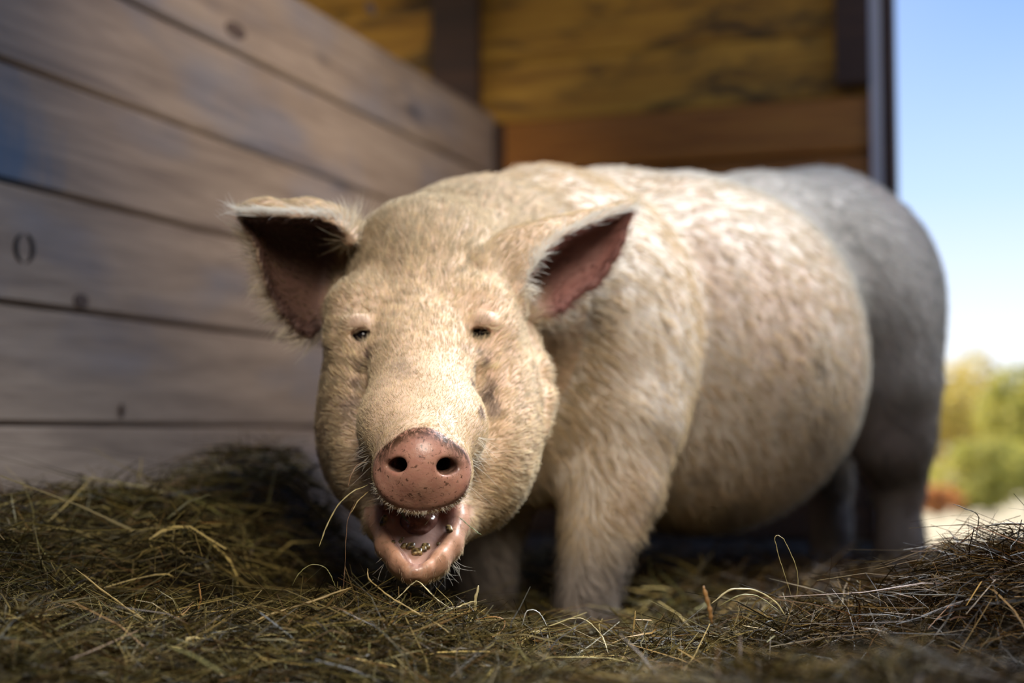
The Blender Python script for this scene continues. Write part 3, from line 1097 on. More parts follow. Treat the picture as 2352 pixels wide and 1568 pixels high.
blend(0.35 * sstep(0.0, 0.8, n1), (0.60, 0.34, 0.24))
# mud and painted shade on legs, darker hindquarters, belly dirt, streaks under the eyes
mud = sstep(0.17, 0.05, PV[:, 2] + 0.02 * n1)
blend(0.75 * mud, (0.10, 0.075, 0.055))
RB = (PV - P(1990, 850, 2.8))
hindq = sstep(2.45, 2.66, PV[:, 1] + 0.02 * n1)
blend(0.7 * hindq * sstep(0.75, 0.30, PV[:, 2] + 0.05 * n1), (0.13, 0.11, 0.105))  # hindquarters darker towards the bottom
blend(0.75 * sstep(0.24, 0.11, PV[:, 2] + 0.03 * n1) * (PV[:, 1] > 1.9), (0.13, 0.105, 0.09))  # shade on the lower legs painted into the skin colour


def spot(x0, y0, z0, r, col, a=1.0, nz=0.4):
    d = np.linalg.norm(PV - np.array([x0, y0, z0]), axis=1) / r + nz * (0.6 * n2 + 0.6 * n3)
    blend(a * sstep(1.0, 0.55, d), col)


def spot_px(px, py, r, col, a=1.0, nz=0.4, only=None):
    """dirt patch at the skin point nearest the viewer along a sight line"""
    d = np.hypot(VX - px, VY - py)
    cnd = np.nonzero(d < 14)[0]
    if len(cnd) == 0: return
    i = cnd[VD[cnd].argmin()]
    spot(*PV[i], r, col, a, nz)


for (px, py, r, a) in ((1895, 835, 0.03, 0.6), (1900, 1010, 0.07, 0.5), (1620, 1110, 0.035, 0.5), (1830, 960, 0.05, 0.3), (1545, 930, 0.06, 0.4), (1690, 1190, 0.05, 0.5)):
    spot_px(px, py, r, (0.20, 0.16, 0.14), a)
dirt_c = (0.13, 0.09, 0.07)
for (px, py, r, a) in ((838, 800, 0.006, .9), (835, 822, 0.007, .9), (822, 850, 0.008, .8), (812, 880, 0.010, .7), (808, 915, 0.013, .6), (800, 950, 0.014, .6),
                       (1098, 845, 0.007, .9), (1112, 800, 0.006, .6), (1125, 840, 0.008, .7), (1100, 880, 0.011, .9), (1120, 905, 0.012, .7), (1135, 925, 0.013, .7), (1120, 950, 0.012, .7),
                       (900, 835, 0.02, 0.25), (925, 840, 0.018, 0.25), (1128, 880, 0.012, .6)):
    spot_px(px, py, r, dirt_c, a, 0.7)
for (px, py, r, a) in ((836, 746, 0.014, .9), (1110, 741, 0.014, .9), (850, 800, 0.013, .6), (1085, 800, 0.014, .7)):
    spot_px(px, py, r, (0.42, 0.285, 0.205), a, 0.2)
# snout: fleshy pink with speckles, dark muddy top rim
blend(m_snout, (0.37, 0.175, 0.128))
blend(m_snout * sstep(0.90, 1.0, vr / vR) * sstep(-0.01, -0.03, vb) * 0.7, (0.20, 0.075, 0.075))
RIM = m_snout * sstep(0.60, 0.95, vr / vR) * sstep(-0.006, 0.016, vb)
blend(nost, (0.030, 0.014, 0.013))
blend(m_lip, (0.47, 0.255, 0.165))
blend(m_lip * sstep(0.35, 0.7, n3) * 0.5, (0.20, 0.12, 0.06))
blend(m_gum, (0.43, 0.26, 0.21))
blend(sstep(0.0036, 0.0012, np.abs(np.abs(jx) - halfw - 0.0008)) * np.maximum(m_gum, m_lip) * (jw > 0.0) * 0.75, (0.20, 0.075, 0.060))
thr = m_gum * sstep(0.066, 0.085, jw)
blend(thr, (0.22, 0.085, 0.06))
blend(m_earin * m_ear, (0.27, 0.115, 0.095))
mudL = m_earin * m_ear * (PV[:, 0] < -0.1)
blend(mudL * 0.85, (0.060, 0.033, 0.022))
eyem = np.zeros(len(PV))
for c, sx in EYES:
    q = PV - c
    eyem = np.maximum(eyem, sstep(1.0, 0.7, np.sqrt((q[:, 0] / 0.014) ** 2 + (q[:, 2] / 0.010) ** 2 + (q[:, 1] / 0.025) ** 2)))
blend(eyem * 0.8, (0.22, 0.10, 0.09))
WET = np.clip(m_snout * 0.75 + m_gum + 0.45 * m_lip, 0, 1)

m_skin, n_, b_ = new_mat("pig_skin")
at = nd(n_, 'ShaderNodeAttribute', attribute_name='skin')
as_ = nd(n_, 'ShaderNodeAttribute', attribute_name='snout')
ar_ = nd(n_, 'ShaderNodeAttribute', attribute_name='rim')
mps = mapping(n_, (1, 1, 1))
mpv = mapping(n_, (1, 1, 0.35))
sp1 = noise(n_, mps, 230, 5, 0.62)
sp2 = noise(n_, mps, 75, 4, 0.6)
sp3 = noise(n_, mpv, 300, 4, 0.65)


def mul(a, b):
    x = nd(n_, 'ShaderNodeMath', operation='MULTIPLY')
    n_.links.new(a, x.inputs[0])
    if hasattr(b, 'is_linked'): n_.links.new(b, x.inputs[1])
    else: x.inputs[1].default_value = b
    return x.outputs[0]


ra1 = ramp_node(n_, [(0.57, (0, 0, 0)), (0.66, (1, 1, 1))]); n_.links.new(sp1.outputs['Fac'], ra1.inputs['Fac'])
ra2 = ramp_node(n_, [(0.35, (0, 0, 0)), (0.65, (1, 1, 1))]); n_.links.new(sp2.outputs['Fac'], ra2.inputs['Fac'])
ra3 = ramp_node(n_, [(0.32, (0, 0, 0)), (0.54, (1, 1, 1))]); n_.links.new(sp3.outputs['Fac'], ra3.inputs['Fac'])
c1 = mixc(n_, mul(mul(as_.outputs['Fac'], ra2.outputs['Color']), 0.40), at.outputs['Color'], (0.50, 0.29, 0.20))
c1 = mixc(n_, mul(mul(as_.outputs['Fac'], ra1.outputs['Color']), 0.85), c1, (0.075, 0.035, 0.022))
c1 = mixc(n_, mul(ar_.outputs['Fac'], ra3.outputs['Color']), c1, (0.060, 0.030, 0.016))
n_.links.new(c1, b_.inputs['Base Color'])
aw = nd(n_, 'ShaderNodeAttribute', attribute_name='wet')
mrn = nd(n_, 'ShaderNodeMapRange')
mrn.inputs['To Min'].default_value = 0.62
mrn.inputs['To Max'].default_value = 0.24
n_.links.new(aw.outputs['Fac'], mrn.inputs['Value'])
n_.links.new(mrn.outputs[0], b_.inputs['Roughness'])
b_.inputs['Subsurface Weight'].default_value = 0.12
b_.inputs['Subsurface Radius'].default_value = (0.012, 0.004, 0.002)
b_.inputs['Subsurface Scale'].default_value = 1.0
b_.inputs['Specular IOR Level'].default_value = 0.4
mp = mapping(n_, (1, 1, 1))
v1 = noise(n_, mp, 160, 3, 0.6)
v2 = noise(n_, mp, 38, 3, 0.5)
ad = nd(n_, 'ShaderNodeMath', operation='ADD')
n_.links.new(v1.outputs['Fac'], ad.inputs[0]); n_.links.new(v2.outputs['Fac'], ad.inputs[1])
bump(n_, b_, ad.outputs[0], 0.25, 0.0018)

pig = fast_mesh("pig", PV, PQ, m_skin)
tag(pig, "big cream-white pig standing in the hay, facing the viewer with its mouth open", "pig")
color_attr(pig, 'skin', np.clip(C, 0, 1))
a_ = pig.data.attributes.new('wet', 'FLOAT', 'POINT')
a_.data.foreach_set('value', WET.astype(np.float32))
for nm, arr in (('snout', m_snout), ('rim', RIM)):
    a_ = pig.data.attributes.new(nm, 'FLOAT', 'POINT')
    a_.data.foreach_set('value', arr.astype(np.float32))


def uv_sphere(n=16, m=10):
    V, F = [], []
    for j in range(m + 1):
        ph = math.pi * j / m
        for i in range(n):
            th = 2 * math.pi * i / n
            V.append((math.sin(ph) * math.cos(th), math.sin(ph) * math.sin(th), math.cos(ph)))
    for j in range(m):
        for i in range(n):
            a = j * n + i; b = j * n + (i + 1) % n
            F.append((a, a + n, b + n, b))
    return np.array(V), F


m_eye, n_, b_ = new_mat("dark_eye")
b_.inputs['Base Color'].default_value = (0.008, 0.006, 0.007, 1)
b_.inputs['Roughness'].default_value = 0.08
sv, sf = uv_sphere(20, 14)
for c, sx in EYES:
    o = mesh_obj("eye", c + np.array([0, 0.0110, 0]) + sv * 0.0120, sf, m_eye, pig, True)
tag(bpy.data.objects["eye"], "small dark glossy eye")

# mouth: tongue, teeth
m_tongue, n_, b_ = new_mat("tongue_flesh")
mp = mapping(n_, (1, 1, 1))
nz = noise(n_, mp, 90, 4)
r_ = ramp_node(n_, [(0.3, (0.14, 0.060, 0.045)), (0.7, (0.32, 0.155, 0.12))])
n_.links.new(nz.outputs['Fac'], r_.inputs['Fac']); n_.links.new(r_.outputs['Color'], b_.inputs['Base Color'])
b_.inputs['Roughness'].default_value = 0.16
b_.inputs['Subsurface Weight'].default_value = 0.1
bump(n_, b_, nz.outputs['Fac'], 0.4, 0.003)
tv, tf = [], []
NU, NV_ = 28, 16
for i in range(NU + 1):
    t = i / NU
    w = 0.056 + 0.080 * t
    hw = 0.0235 * math.sqrt(max(1 - (1 - min(t / 0.45, 1)) ** 2, 0.0)) + 0.001
    hh = 0.010 * math.sqrt(max(1 - (1 - min(t / 0.3, 1)) ** 2, 0.0)) + 0.0008
    for j in range(NV_):
        a = 2 * math.pi * j / NV_
        xx = hw * math.cos(a)
        yy = hh * math.sin(a)
        rip = 0.0016 * math.sin(t * 34 + 2.2 * abs(xx) / 0.02) * (1 if math.sin(a) > 0 else 0) - 0.003 * math.exp(-(xx / 0.006) ** 2) * (math.sin(a) > 0)
        p = JT + jaw_w * (w - 0.35 * abs(xx) * 0 + 0.25 * (xx ** 2) / 0.02) + jaw_x * xx + jaw_m * (-0.0065 + 0.006 * t + yy + rip)
        tv.append(p)
for i in range(NU):
    for j in range(NV_):
        a = i * NV_ + j; b = i * NV_ + (j + 1) % NV_
        tf.append((a, b, b + NV_, a + NV_))
tf.append(tuple(range(NV_ - 1, -1, -1))); tf.append(tuple(NU * NV_ + j for j in range(NV_)))
tongue = mesh_obj("tongue", tv, tf, m_tongue, pig, True)
tag(tongue, "wet dark pink tongue")
m_tooth, n_, b_ = new_mat("stained_tooth")
mp = mapping(n_, (1, 1, 1))
nz = noise(n_, mp, 260, 3)
r_ = ramp_node(n_, [(0.40, (0.030, 0.016, 0.008)), (0.56, (0.20, 0.13, 0.045)), (0.72, (0.50, 0.38, 0.16))])
n_.links.new(nz.outputs['Fac'], r_.inputs['Fac']); n_.links.new(r_.outputs['Color'], b_.inputs['Base Color'])
b_.inputs['Roughness'].default_value = 0.34


def ray_to_gum(px, py):
    """point of the skin seen at a photo pixel"""
    d = np.hypot(VX - px, VY - py)
    cnd = np.nonzero(d < 9)[0]
    i = cnd[VD[cnd].argmin()]
    return PV[i]


TEETH = [(939, 1250, 5.6, 5.2, 4.0, 0.2), (951, 1262, 5.2, 5.6, 4.6, 0.0), (965, 1262, 5.4, 5.6, 4.6, 0.0), (981, 1250, 5.6, 4.6, 4.0, -0.2), (929, 1247, 4.0, 4.6, 3.6, 0.3), (976, 1257, 4.0, 4.6, 3.6, 0.0),
         (907, 1237, 2.6, 2.4, 1.8, 0), (1003, 1243, 2.6, 2.4, 1.8, 0), (888, 1192, 4.0, 8.5, 5.5, 0.25), (1028, 1210, 4.6, 6.5, 5.0, -0.2), (925, 1235, 2.2, 6.0, 2.4, 0.5)]
for (px, py, a, b, h, tw) in TEETH:
    c = ray_to_gum(px, py)
    V = sv.copy()
    V = np.sign(V) * np.abs(V) ** 0.6
    X = (V[:, :1] * a * jaw_x + V[:, 1:2] * b * (jaw_w + tw * jaw_x) + V[:, 2:3] * h * jaw_m) * 0.00082
    mesh_obj("tooth", c + jaw_m * 0.0006 + X, sf, m_tooth, pig, True)

# fur --------------------------------------------------------------
tri = np.vstack([PQ[:, [0, 1, 2]], PQ[:, [0, 2, 3]]])
ta = np.linalg.norm(np.cross(PV[tri[:, 1]] - PV[tri[:, 0]], PV[tri[:, 2]] - PV[tri[:, 0]]), axis=1) / 2
tcen = PV[tri].mean(1)
bare = np.clip(m_snout + m_gum + 0.95 * m_lip + eyem + nost, 0, 1)
muzzle = sstep(0.16, 0.07, np.linalg.norm(PV - P(968, 990, 1.50), axis=1))
dens = (0.18 + 1.5 * is_head + 1.6 * muzzle) * (1 - bare)
dens *= 1 - 0.80 * m_earin * (1 - m_earedge)
dens *= 1 - 0.45 * sstep(0.25, 0.05, PV[:, 2])
dens *= np.where((PN @ FWD) > 0.55, 0.35, 1.0)
LID = np.zeros(len(PV))
for px, py, r in ((838, 746, 0.016), (1109, 741, 0.016)):
    d = np.hypot(VX - px, VY - py); cnd = np.nonzero(d < 12)[0]; i = cnd[VD[cnd].argmin()]
    LID = np.maximum(LID, sstep(1.1, 0.7, np.linalg.norm(PV - PV[i], axis=1) / r))
dens *= 1 - 0.62 * LID
tw_ = ta * dens[tri].mean(1)
NH = 170000
pick = rng.choice(len(tri), NH, p=tw_ / tw_.sum())
r1 = np.sqrt(rng.random(NH)); r2 = rng.random(NH)
bc = np.stack([1 - r1, r1 * (1 - r2), r1 * r2], 1)
T = tri[pick]
HP = (PV[T] * bc[:, :, None]).sum(1)
HNn = (PN[T] * bc[:, :, None]).sum(1); HNn /= np.linalg.norm(HNn, axis=1, keepdims=True)


def at_h(v): return (v[T] * bc).sum(1)


hh_head, hh_ear, hh_edge, hh_in, hh_muz = at_h(is_head), at_h(m_ear), at_h(m_earedge), at_h(m_earin), at_h(muzzle)
# lie of the coat: backwards from the snout over the face, backwards and down over the body
away = HP - P(968, 1120, 1.50)
away = away / np.linalg.norm(away, axis=1, keepdims=True)
away[:, 1] += 0.25
bodyd = np.tile(BU * 0.8 + np.array([0, 0, -0.55]), (NH, 1))
D = away * hh_head[:, None] + bodyd * (1 - hh_head[:, None])
for G in (EAR_R, EAR_L):
    axd = G[-1].mean(0) - G[0].mean(0); axd /= np.linalg.norm(axd)
    near = (np.linalg.norm(HP - G.reshape(-1, 3).mean(0), axis=1) < 0.2)[:, None] * hh_ear[:, None]
    out = HP - G.reshape(-1, 3).mean(0); out /= np.linalg.norm(out, axis=1, keepdims=True) + 1e-9
    D = D * (1 - near) + near * (axd * 0.9 + out * 0.9 * hh_edge[:, None])
topk = sstep(700, 560, project(HP)[1]) * (hh_head > 0.5) * (1 - hh_ear)
cl = np.stack([fbm(HP, 60, 7), fbm(HP, 60, 8), fbm(HP, 60, 9)], 1)
cl2 = np.stack([fbm(HP, 190, 17), fbm(HP, 190, 18), fbm(HP, 190, 19)], 1)
cl3 = np.stack([fbm(HP, 420, 27), fbm(HP, 420, 28), fbm(HP, 420, 29)], 1)
D = D + (0.06 + 0.20 * topk[:, None] * hh_head[:, None]) * cl3 + (0.05 + 0.15 * hh_head[:, None]) * (cl + cl2) + rng.normal(0, 0.10, (NH, 3))
D = D - (D * HNn).sum(1, keepdims=True) * HNn
D /= np.linalg.norm(D, axis=1, keepdims=True) + 1e-9
Lh = np.where(hh_head > 0.5, 0.0155, 0.030)
hh_chin = sstep(1205, 1240, project(HP)[1]) * (HP[:, 1] < 1.62)
Lh = Lh * (1 - 0.62 * hh_muz) * (1 - 0.55 * hh_chin)
Lh = Lh * (1 + 0.75 * topk) * (1 - 0.15 * hh_ear) * (1 + (1.3 + 0.6 * (HP[:, 0] < -0.15)) * hh_edge * (hh_in < 0.5)) * rng.uniform(0.65, 1.25, NH)
lift = np.where(hh_head > 0.5, 0.30, 0.24) + 0.30 * hh_edge + 0.25 * hh_muz + rng.uniform(-0.08, 0.16, NH)
NPT = 4
pts = np.zeros((NH, NPT, 3), np.float32)
for q in range(NPT):
    t = q / (NPT - 1)
    along = (1 - 0.35 * lift[:, None]) * D * t
    rise = HNn * (lift[:, None] * (t - 0.45 * t * t))
    pts[:, q] = HP - HNn * 0.0006 + Lh[:, None] * (along + rise) + (cl2 * 0.003 + np.array([0, 0, -0.002])) * (Lh[:, None] / 0.024) * t * t
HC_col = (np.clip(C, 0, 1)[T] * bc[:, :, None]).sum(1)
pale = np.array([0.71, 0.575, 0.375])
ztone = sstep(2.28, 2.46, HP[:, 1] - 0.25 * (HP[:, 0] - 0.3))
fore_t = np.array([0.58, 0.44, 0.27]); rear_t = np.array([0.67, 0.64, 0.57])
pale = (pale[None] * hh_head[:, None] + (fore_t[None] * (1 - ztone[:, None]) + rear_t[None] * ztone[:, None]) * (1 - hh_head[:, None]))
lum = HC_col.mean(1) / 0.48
wdirt_shade = sstep(0.35, 0.85, lum)
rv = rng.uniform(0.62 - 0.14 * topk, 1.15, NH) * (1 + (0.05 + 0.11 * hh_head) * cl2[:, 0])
hcol = (pale * wdirt_shade[:, None] + HC_col * 0.9 * (1 - wdirt_shade[:, None])) * rv[:, None]
hcol = hcol * (1 + 0.30 * np.clip(fbm(HP + 0.35 * D * 0.02, 330, 31), -1, 1) * (1 - hh_muz * 0.7))[:, None]
hcol = np.where((hh_in * (1 - hh_edge) * (HP[:, 0] < -0.1) > 0.5)[:, None], np.where(rng.random((NH, 1)) < 0.3, np.array([[0.40, 0.28, 0.16]]), np.array([[0.12, 0.075, 0.042]])), hcol)
edgew = (hh_ear * sstep(0.35, 0.8, hh_edge) * np.where(hh_in > 0.5, 0.0, 1.0) * np.where((HP[:, 0] < -0.15) & (HP[:, 2] < P(700, 540, 1.73)[2]), 0.35, 1.0))[:, None]
hcol = hcol * (1 - edgew) + np.array([0.84, 0.80, 0.72]) * edgew
# short bristles along the lower rim of the snout and lips, whiskers on the muzzle
BR, BD, BLn = [], [], []
for i in range(170):
    th = rng.uniform(-math.pi + 0.25, -0.25)
    R = float(snout_radius(np.array(math.cos(th)), np.array(math.sin(th))))
    p = SC + s_x * R * math.cos(th) * 1.0 + s_y * R * math.sin(th) * 1.0 - s_n * rng.uniform(0.006, 0.014)
    BR.append(p); BD.append(s_x * math.cos(th) * 0.8 + s_y * math.sin(th) - s_n * 0.1 + rng.normal(0, 0.25, 3)); BLn.append(rng.uniform(0.003, 0.0075))
for i in range(90):
    sgn = rng.choice([-1, 1])
    p0 = P(968 + sgn * rng.uniform(105, 140), rng.uniform(1000, 1150), 1.50)
    d = np.linalg.norm(PV - p0, axis=1); j = d.argmin()
    BR.append(PV[j]); BD.append(PN[j] + rng.normal(0, 0.35, 3) + np.array([0.2 * sgn, 0.1, -0.3])); BLn.append(rng.uniform(0.012, 0.034))
for i in range(60):
    p0 = P(rng.uniform(900, 1060), rng.uniform(1260, 1330), 1.50)
    d = np.linalg.norm(PV - p0, axis=1) + 9 * ((PN @ jaw_m) > 0.2); j = d.argmin()
    BR.append(PV[j]); BD.append(PN[j] + rng.normal(0, 0.35, 3) + np.array([0.1, 0.0, -0.4])); BLn.append(rng.uniform(0.008, 0.028))
BR = np.array(BR); BD = np.array(BD); BD /= np.linalg.norm(BD, axis=1, keepdims=True); BLn = np.array(BLn)
bp = np.zeros((len(BR), NPT, 3), np.float32)
curl = rng.normal(0, 0.25, (len(BR), 3))
for q in range(NPT):
    t = q / (NPT - 1)
    bp[:, q] = BR + BLn[:, None] * (BD * t + curl * t * t)
# eyelashes
lash = []
for c, sx in EYES:
    for i in range(5):
        u = sx * rng.uniform(-0.1, 1.0)
        r0 = c + np.array([0.004 * sx + 0.010 * u, -0.014 + 0.004 * u * u, 0.0075])
        dd_ = np.array([0.35 * u + 0.3 * sx, -0.9, rng.uniform(-0.15, 0.25)]); dd_ /= np.linalg.norm(dd_)
        L_ = rng.uniform(0.006, 0.012)
        lash.append([r0 + dd_ * L_ * t + np.array([0, 0, -0.003 * t * t]) for t in (0, .33, .66, 1)])
lash = np.array(lash, np.float32)
allp = np.concatenate([pts, bp, lash])
allc = np.concatenate([hcol, np.tile([0.86, 0.80, 0.68], (len(bp), 1)), np.tile([0.75, 0.60, 0.36], (len(lash), 1))]).clip(0.01, 0.92)
hair = bpy.data.hair_curves.new("fur")
hair.add_curves([NPT] * len(allp))
hair.attributes['position'].data.foreach_set('vector', allp.astype(np.float32).ravel()) if 'position' in hair.attributes else hair.points.foreach_set('position', allp.ravel())
ra = hair.attributes.get('radius') or hair.attributes.new('radius', 'FLOAT', 'POINT')
rad0 = np.concatenate([np.where(hh_head > 0.5, 0.00024, 0.00042) * (1 - 0.30 * hh_muz), np.full(len(bp), 0.00011), np.full(len(lash), 0.00018)])
prof = np.array([1.0, 0.85, 0.6, 0.15])
ra.data.foreach_set('value', (rad0[:, None] * prof[None]).astype(np.float32).ravel())
ca = hair.attributes.new('hair_tint', 'FLOAT_COLOR', 'CURVE')
ca.data.foreach_set('color', np.concatenate([allc, np.ones((len(allc), 1))], 1).astype(np.float32).ravel())
m_hair = bpy.data.materials.new("pig_bristle")
m_hair.use_nodes = True
n_ = m_hair.node_tree
n_.nodes.clear()
at = nd(n_, 'ShaderNodeAttribute', attribute_name='hair_tint')
hb = n_.nodes.new('ShaderNodeBsdfPrincipled')
hb.inputs['Roughness'].default_value = 0.45
hb.inputs['Specular IOR Level'].default_value = 0.35
tr = n_.nodes.new('ShaderNodeBsdfTranslucent')
mx = n_.nodes.new('ShaderNodeMixShader')
mx.inputs[0].default_value = 0.38
n_.links.new(at.outputs['Color'], hb.inputs['Base Color'])
n_.links.new(at.outputs['Color'], tr.inputs['Color'])
n_.links.new(hb.outputs[0], mx.inputs[1])
n_.links.new(tr.outputs[0], mx.inputs[2])
mo = n_.nodes.new('ShaderNodeOutputMaterial')
n_.links.new(mx.outputs[0], mo.inputs['Surface'])
hair.materials.append(m_hair)
fur = bpy.data.objects.new("fur", hair)
fur.parent = pig
COL.objects.link(fur)
tag(fur, "short cream bristly coat", kind='stuff')
#@@ENDPIG

#@@HAY
# ------------------------------------------------------------------ hay
BUMPS = [  # (px, py, depth, half width, half depth): where the hay stands highest
    (850, 1318, 1.42, 0.17, 0.26), (600, 1370, 1.40, 0.17, 0.30), (300, 1375, 1.38, 0.20, 0.35), (0, 1330, 1.35, 0.25, 0.40),
    (1090, 1395, 1.40, 0.13, 0.24), (1380, 1408, 1.58, 0.16, 0.22), (1620, 1395, 1.46, 0.14, 0.22), (1860, 1335, 1.50, 0.12, 0.22),
    (2060, 1300, 1.52, 0.10, 0.2), (2270, 1180, 1.50, 0.10, 0.2), (2420, 1165, 1.50, 0.12, 0.2),
    (2150, 1440, 0.98, 0.20, 0.22), (1750, 1500, 1.0, 0.18, 0.25), (1300, 1500, 1.08, 0.2, 0.25),
    (60, 1085, 1.95, 0.30, 0.28), (330, 1060, 2.02, 0.22, 0.25), (560, 985, 2.25, 0.15, 0.24), (655, 980, 2.32, 0.065, 0.24),
    (430, 1120, 1.74, 0.075, 0.16), (-150, 1100, 1.7, 0.25, 0.3),
    (1750, 1285, 2.25, 0.30, 0.25), (2050, 1285, 2.55, 0.30, 0.30), (1560, 1330, 2.5, 0.3, 0.3), (2250, 1270, 2.3, 0.25, 0.3),
]
BC = [(P(a, b, d), sx, sy) for a, b, d, sx, sy in BUMPS]


def hay_height(X, Y):
    KH = 90.0
    acc = np.exp(KH * (0.050 + 0 * X))
    for c, sx, sy in BC:
        r2_ = ((X - c[0]) / sx) ** 2 + ((Y - c[1]) / sy) ** 2
        acc = acc + np.exp(KH * (max(c[2] - 0.036, 0.03) * np.exp(-0.5 * r2_ ** 1.25)))
    h = np.log(acc) / KH - 0.008
    h = h + 0.010 * (np.sin(X * 31 + 1.3 * np.sin(Y * 17)) * np.sin(Y * 27 + 2 * np.sin(X * 13))) + 0.006 * np.sin(X * 73 + Y * 41)
    return h


def hay_material(name, dark):
    m, n, b = new_mat(name)
    at = nd(n, 'ShaderNodeAttribute', attribute_name='straw')
    n.links.new(at.outputs['Color'], b.inputs['Base Color'])
    b.inputs['Roughness'].default_value = 0.48
    b.inputs['Specular IOR Level'].default_value = 0.2
    return m


M_hay = hay_material("hay_stalk", 1)
PALETTE = np.array([(0.22, 0.17, 0.060), (0.30, 0.22, 0.085), (0.16, 0.13, 0.048), (0.13, 0.085, 0.035), (0.09, 0.075, 0.030), (0.20, 0.11, 0.042), (0.38, 0.29, 0.12), (0.15, 0.14, 0.055)])
PWT = np.array([0.2, 0.12, 0.2, 0.16, 0.14, 0.08, 0.04, 0.06])


def straws(n, X, Y, Zb, Lr, Wr, pitch, bend, seed, segs=6):
    """n flat curved blades as one vertex and face block"""
    r = np.random.default_rng(seed)
    yaw = r.uniform(0, 2 * np.pi, n)
    pt = r.normal(0, pitch, n) * r.choice([0.5, 1.0, 1.0, 2.4], n)
    L = r.uniform(*Lr, n) * r.choice([1, 1, 0.6, 1.25], n)
    Wd = r.uniform(*Wr, n) * r.choice([0.5, 0.7, 1, 1.0, 1.6], n)
    d0 = np.stack([np.cos(yaw) * np.cos(pt), np.sin(yaw) * np.cos(pt), np.sin(pt)], 1)
    flat = np.array([1.0, 1.0, 0.55])
    b1 = np.clip(r.normal(0, bend * 1.5, (n, 3)), -4.5, 4.5) * flat / (L[:, None] + 0.03)
    b2 = np.clip(r.normal(0, bend, (n, 3)), -3.0, 3.0) * flat / (L[:, None] + 0.03)
    kink = r.random(n) < 0.22
    kt = r.uniform(0.35, 0.75, n)
    kd = np.clip(r.normal(0, 0.55, (n, 3)), -1, 1) * flat
    side0 = np.cross(d0, r.normal(0, 1, (n, 3))); side0 /= np.linalg.norm(side0, axis=1, keepdims=True)
    base = np.stack([X, Y, Zb], 1)
    V = np.zeros((n, segs + 1, 2, 3))
    for k_ in range(segs + 1):
        t = k_ / segs
        u = (t - 0.5) * L
        p = base + d0 * u[:, None] + b1 * (u[:, None] ** 2) + b2 * (u[:, None] ** 3) / L[:, None]
        p += np.where(kink, np.clip(t - kt, 0, 1) * L, 0)[:, None] * kd
        wv = Wd * (0.35 + 0.65 * np.sin(np.pi * (0.12 + 0.82 * t)))
        V[:, k_, 0] = p - side0 * wv[:, None] * 0.5
        V[:, k_, 1] = p + side0 * wv[:, None] * 0.5
    V = V.reshape(-1, 3)
    b0 = (np.arange(n) * (segs + 1) * 2)[:, None]
    F = []
    for k_ in range(segs):
        F.append(np.concatenate([b0 + 2 * k_, b0 + 2 * k_ + 1, b0 + 2 * k_ + 3, b0 + 2 * k_ + 2], 1))
    F = np.stack(F, 1).reshape(-1, 4)
    ci = r.choice(len(PALETTE), n, p=PWT)
    col = PALETTE[ci] * (0.11 + 1.35 * r.random((n, 1)) ** 2.1) * (1 + 1.2 * (r.random((n, 1)) < 0.07)) * np.array([0.80, 0.78, 0.66])
    return V, F, np.repeat(col, (segs + 1) * 2, axis=0)


def hay_patch(name, label, pxr, dr, n, x_lim, seed, Lr, Wr, grid=0.02):
    r = np.random.default_rng(seed)
    # under-layer: the packed hay itself
    d0, d1 = dr
    gx = np.arange(x_lim[0], x_lim[1] + grid, grid); gy = np.arange(d0, d1 + grid, grid)
    XX, YY = np.meshgrid(gx, gy)
    ZZ = hay_height(XX, YY) - 0.030
    ex = np.minimum(np.minimum(XX - x_lim[0], x_lim[1] - XX), np.minimum(YY - d0, d1 - YY))
    ZZ = np.maximum(ZZ, -0.03)
    V0 = np.stack([XX.ravel(), YY.ravel(), ZZ.ravel()], 1)
    nx_ = len(gx)
    a = (np.arange(len(gy) - 1)[:, None] * nx_ + np.arange(nx_ - 1)[None]).ravel()
    F0 = np.stack([a, a + 1, a + nx_ + 1, a + nx_], 1)
    bx = W0 / 2 + FPX * V0[F0][:, :, 0].mean(1) / V0[F0][:, :, 1].mean(1)
    F0 = F0[(bx > pxr[0]) & (bx < pxr[1])]
    F0 = F0[(((V0[F0].mean(1) - CORNER) @ WN) > 0.015)]
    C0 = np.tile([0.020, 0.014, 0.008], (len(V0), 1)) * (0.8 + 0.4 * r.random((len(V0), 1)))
    # loose stalks, denser where they are near
    px = r.uniform(pxr[0], pxr[1], n)
    dd_ = d0 + (d1 - d0) * r.random(n) ** 1.15
    X = (px - W0 / 2) / FPX * dd_
    ok = (X > x_lim[0]) & (X < x_lim[1])
    wd = (X - CORNER[0]) * WN[0] + (dd_ - CORNER[1]) * WN[1]          # clearance from the partition wall
    ok &= wd > 0.06
    X, Y = X[ok], dd_[ok]
    Zb = hay_height(X, Y) + np.abs(r.normal(0, 0.008, len(X))) - 0.022 * r.random(len(X)) ** 0.7
    V1, F1, C1 = straws(len(X), X, Y, Zb, Lr, Wr, 0.28, 2.0, seed + 1)
    # right mound: browner hay with its backlit shade painted into the colour
    brown_shade = 1 / (1 + np.exp(-(V1[:, 0] - 0.30 + 0.05 * np.sin(V1[:, 1] * 23)) / 0.03))
    C1 = C1 * (1 - brown_shade[:, None] + brown_shade[:, None] * np.array([0.60, 0.47, 0.42]))
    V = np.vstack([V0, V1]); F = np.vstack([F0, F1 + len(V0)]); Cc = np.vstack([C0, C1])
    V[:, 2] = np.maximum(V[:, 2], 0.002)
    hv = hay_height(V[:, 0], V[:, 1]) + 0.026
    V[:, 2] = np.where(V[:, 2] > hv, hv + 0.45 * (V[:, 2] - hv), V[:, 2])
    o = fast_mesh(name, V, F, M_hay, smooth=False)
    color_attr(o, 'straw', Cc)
    tag(o, label, "hay", kind='stuff')
    return o


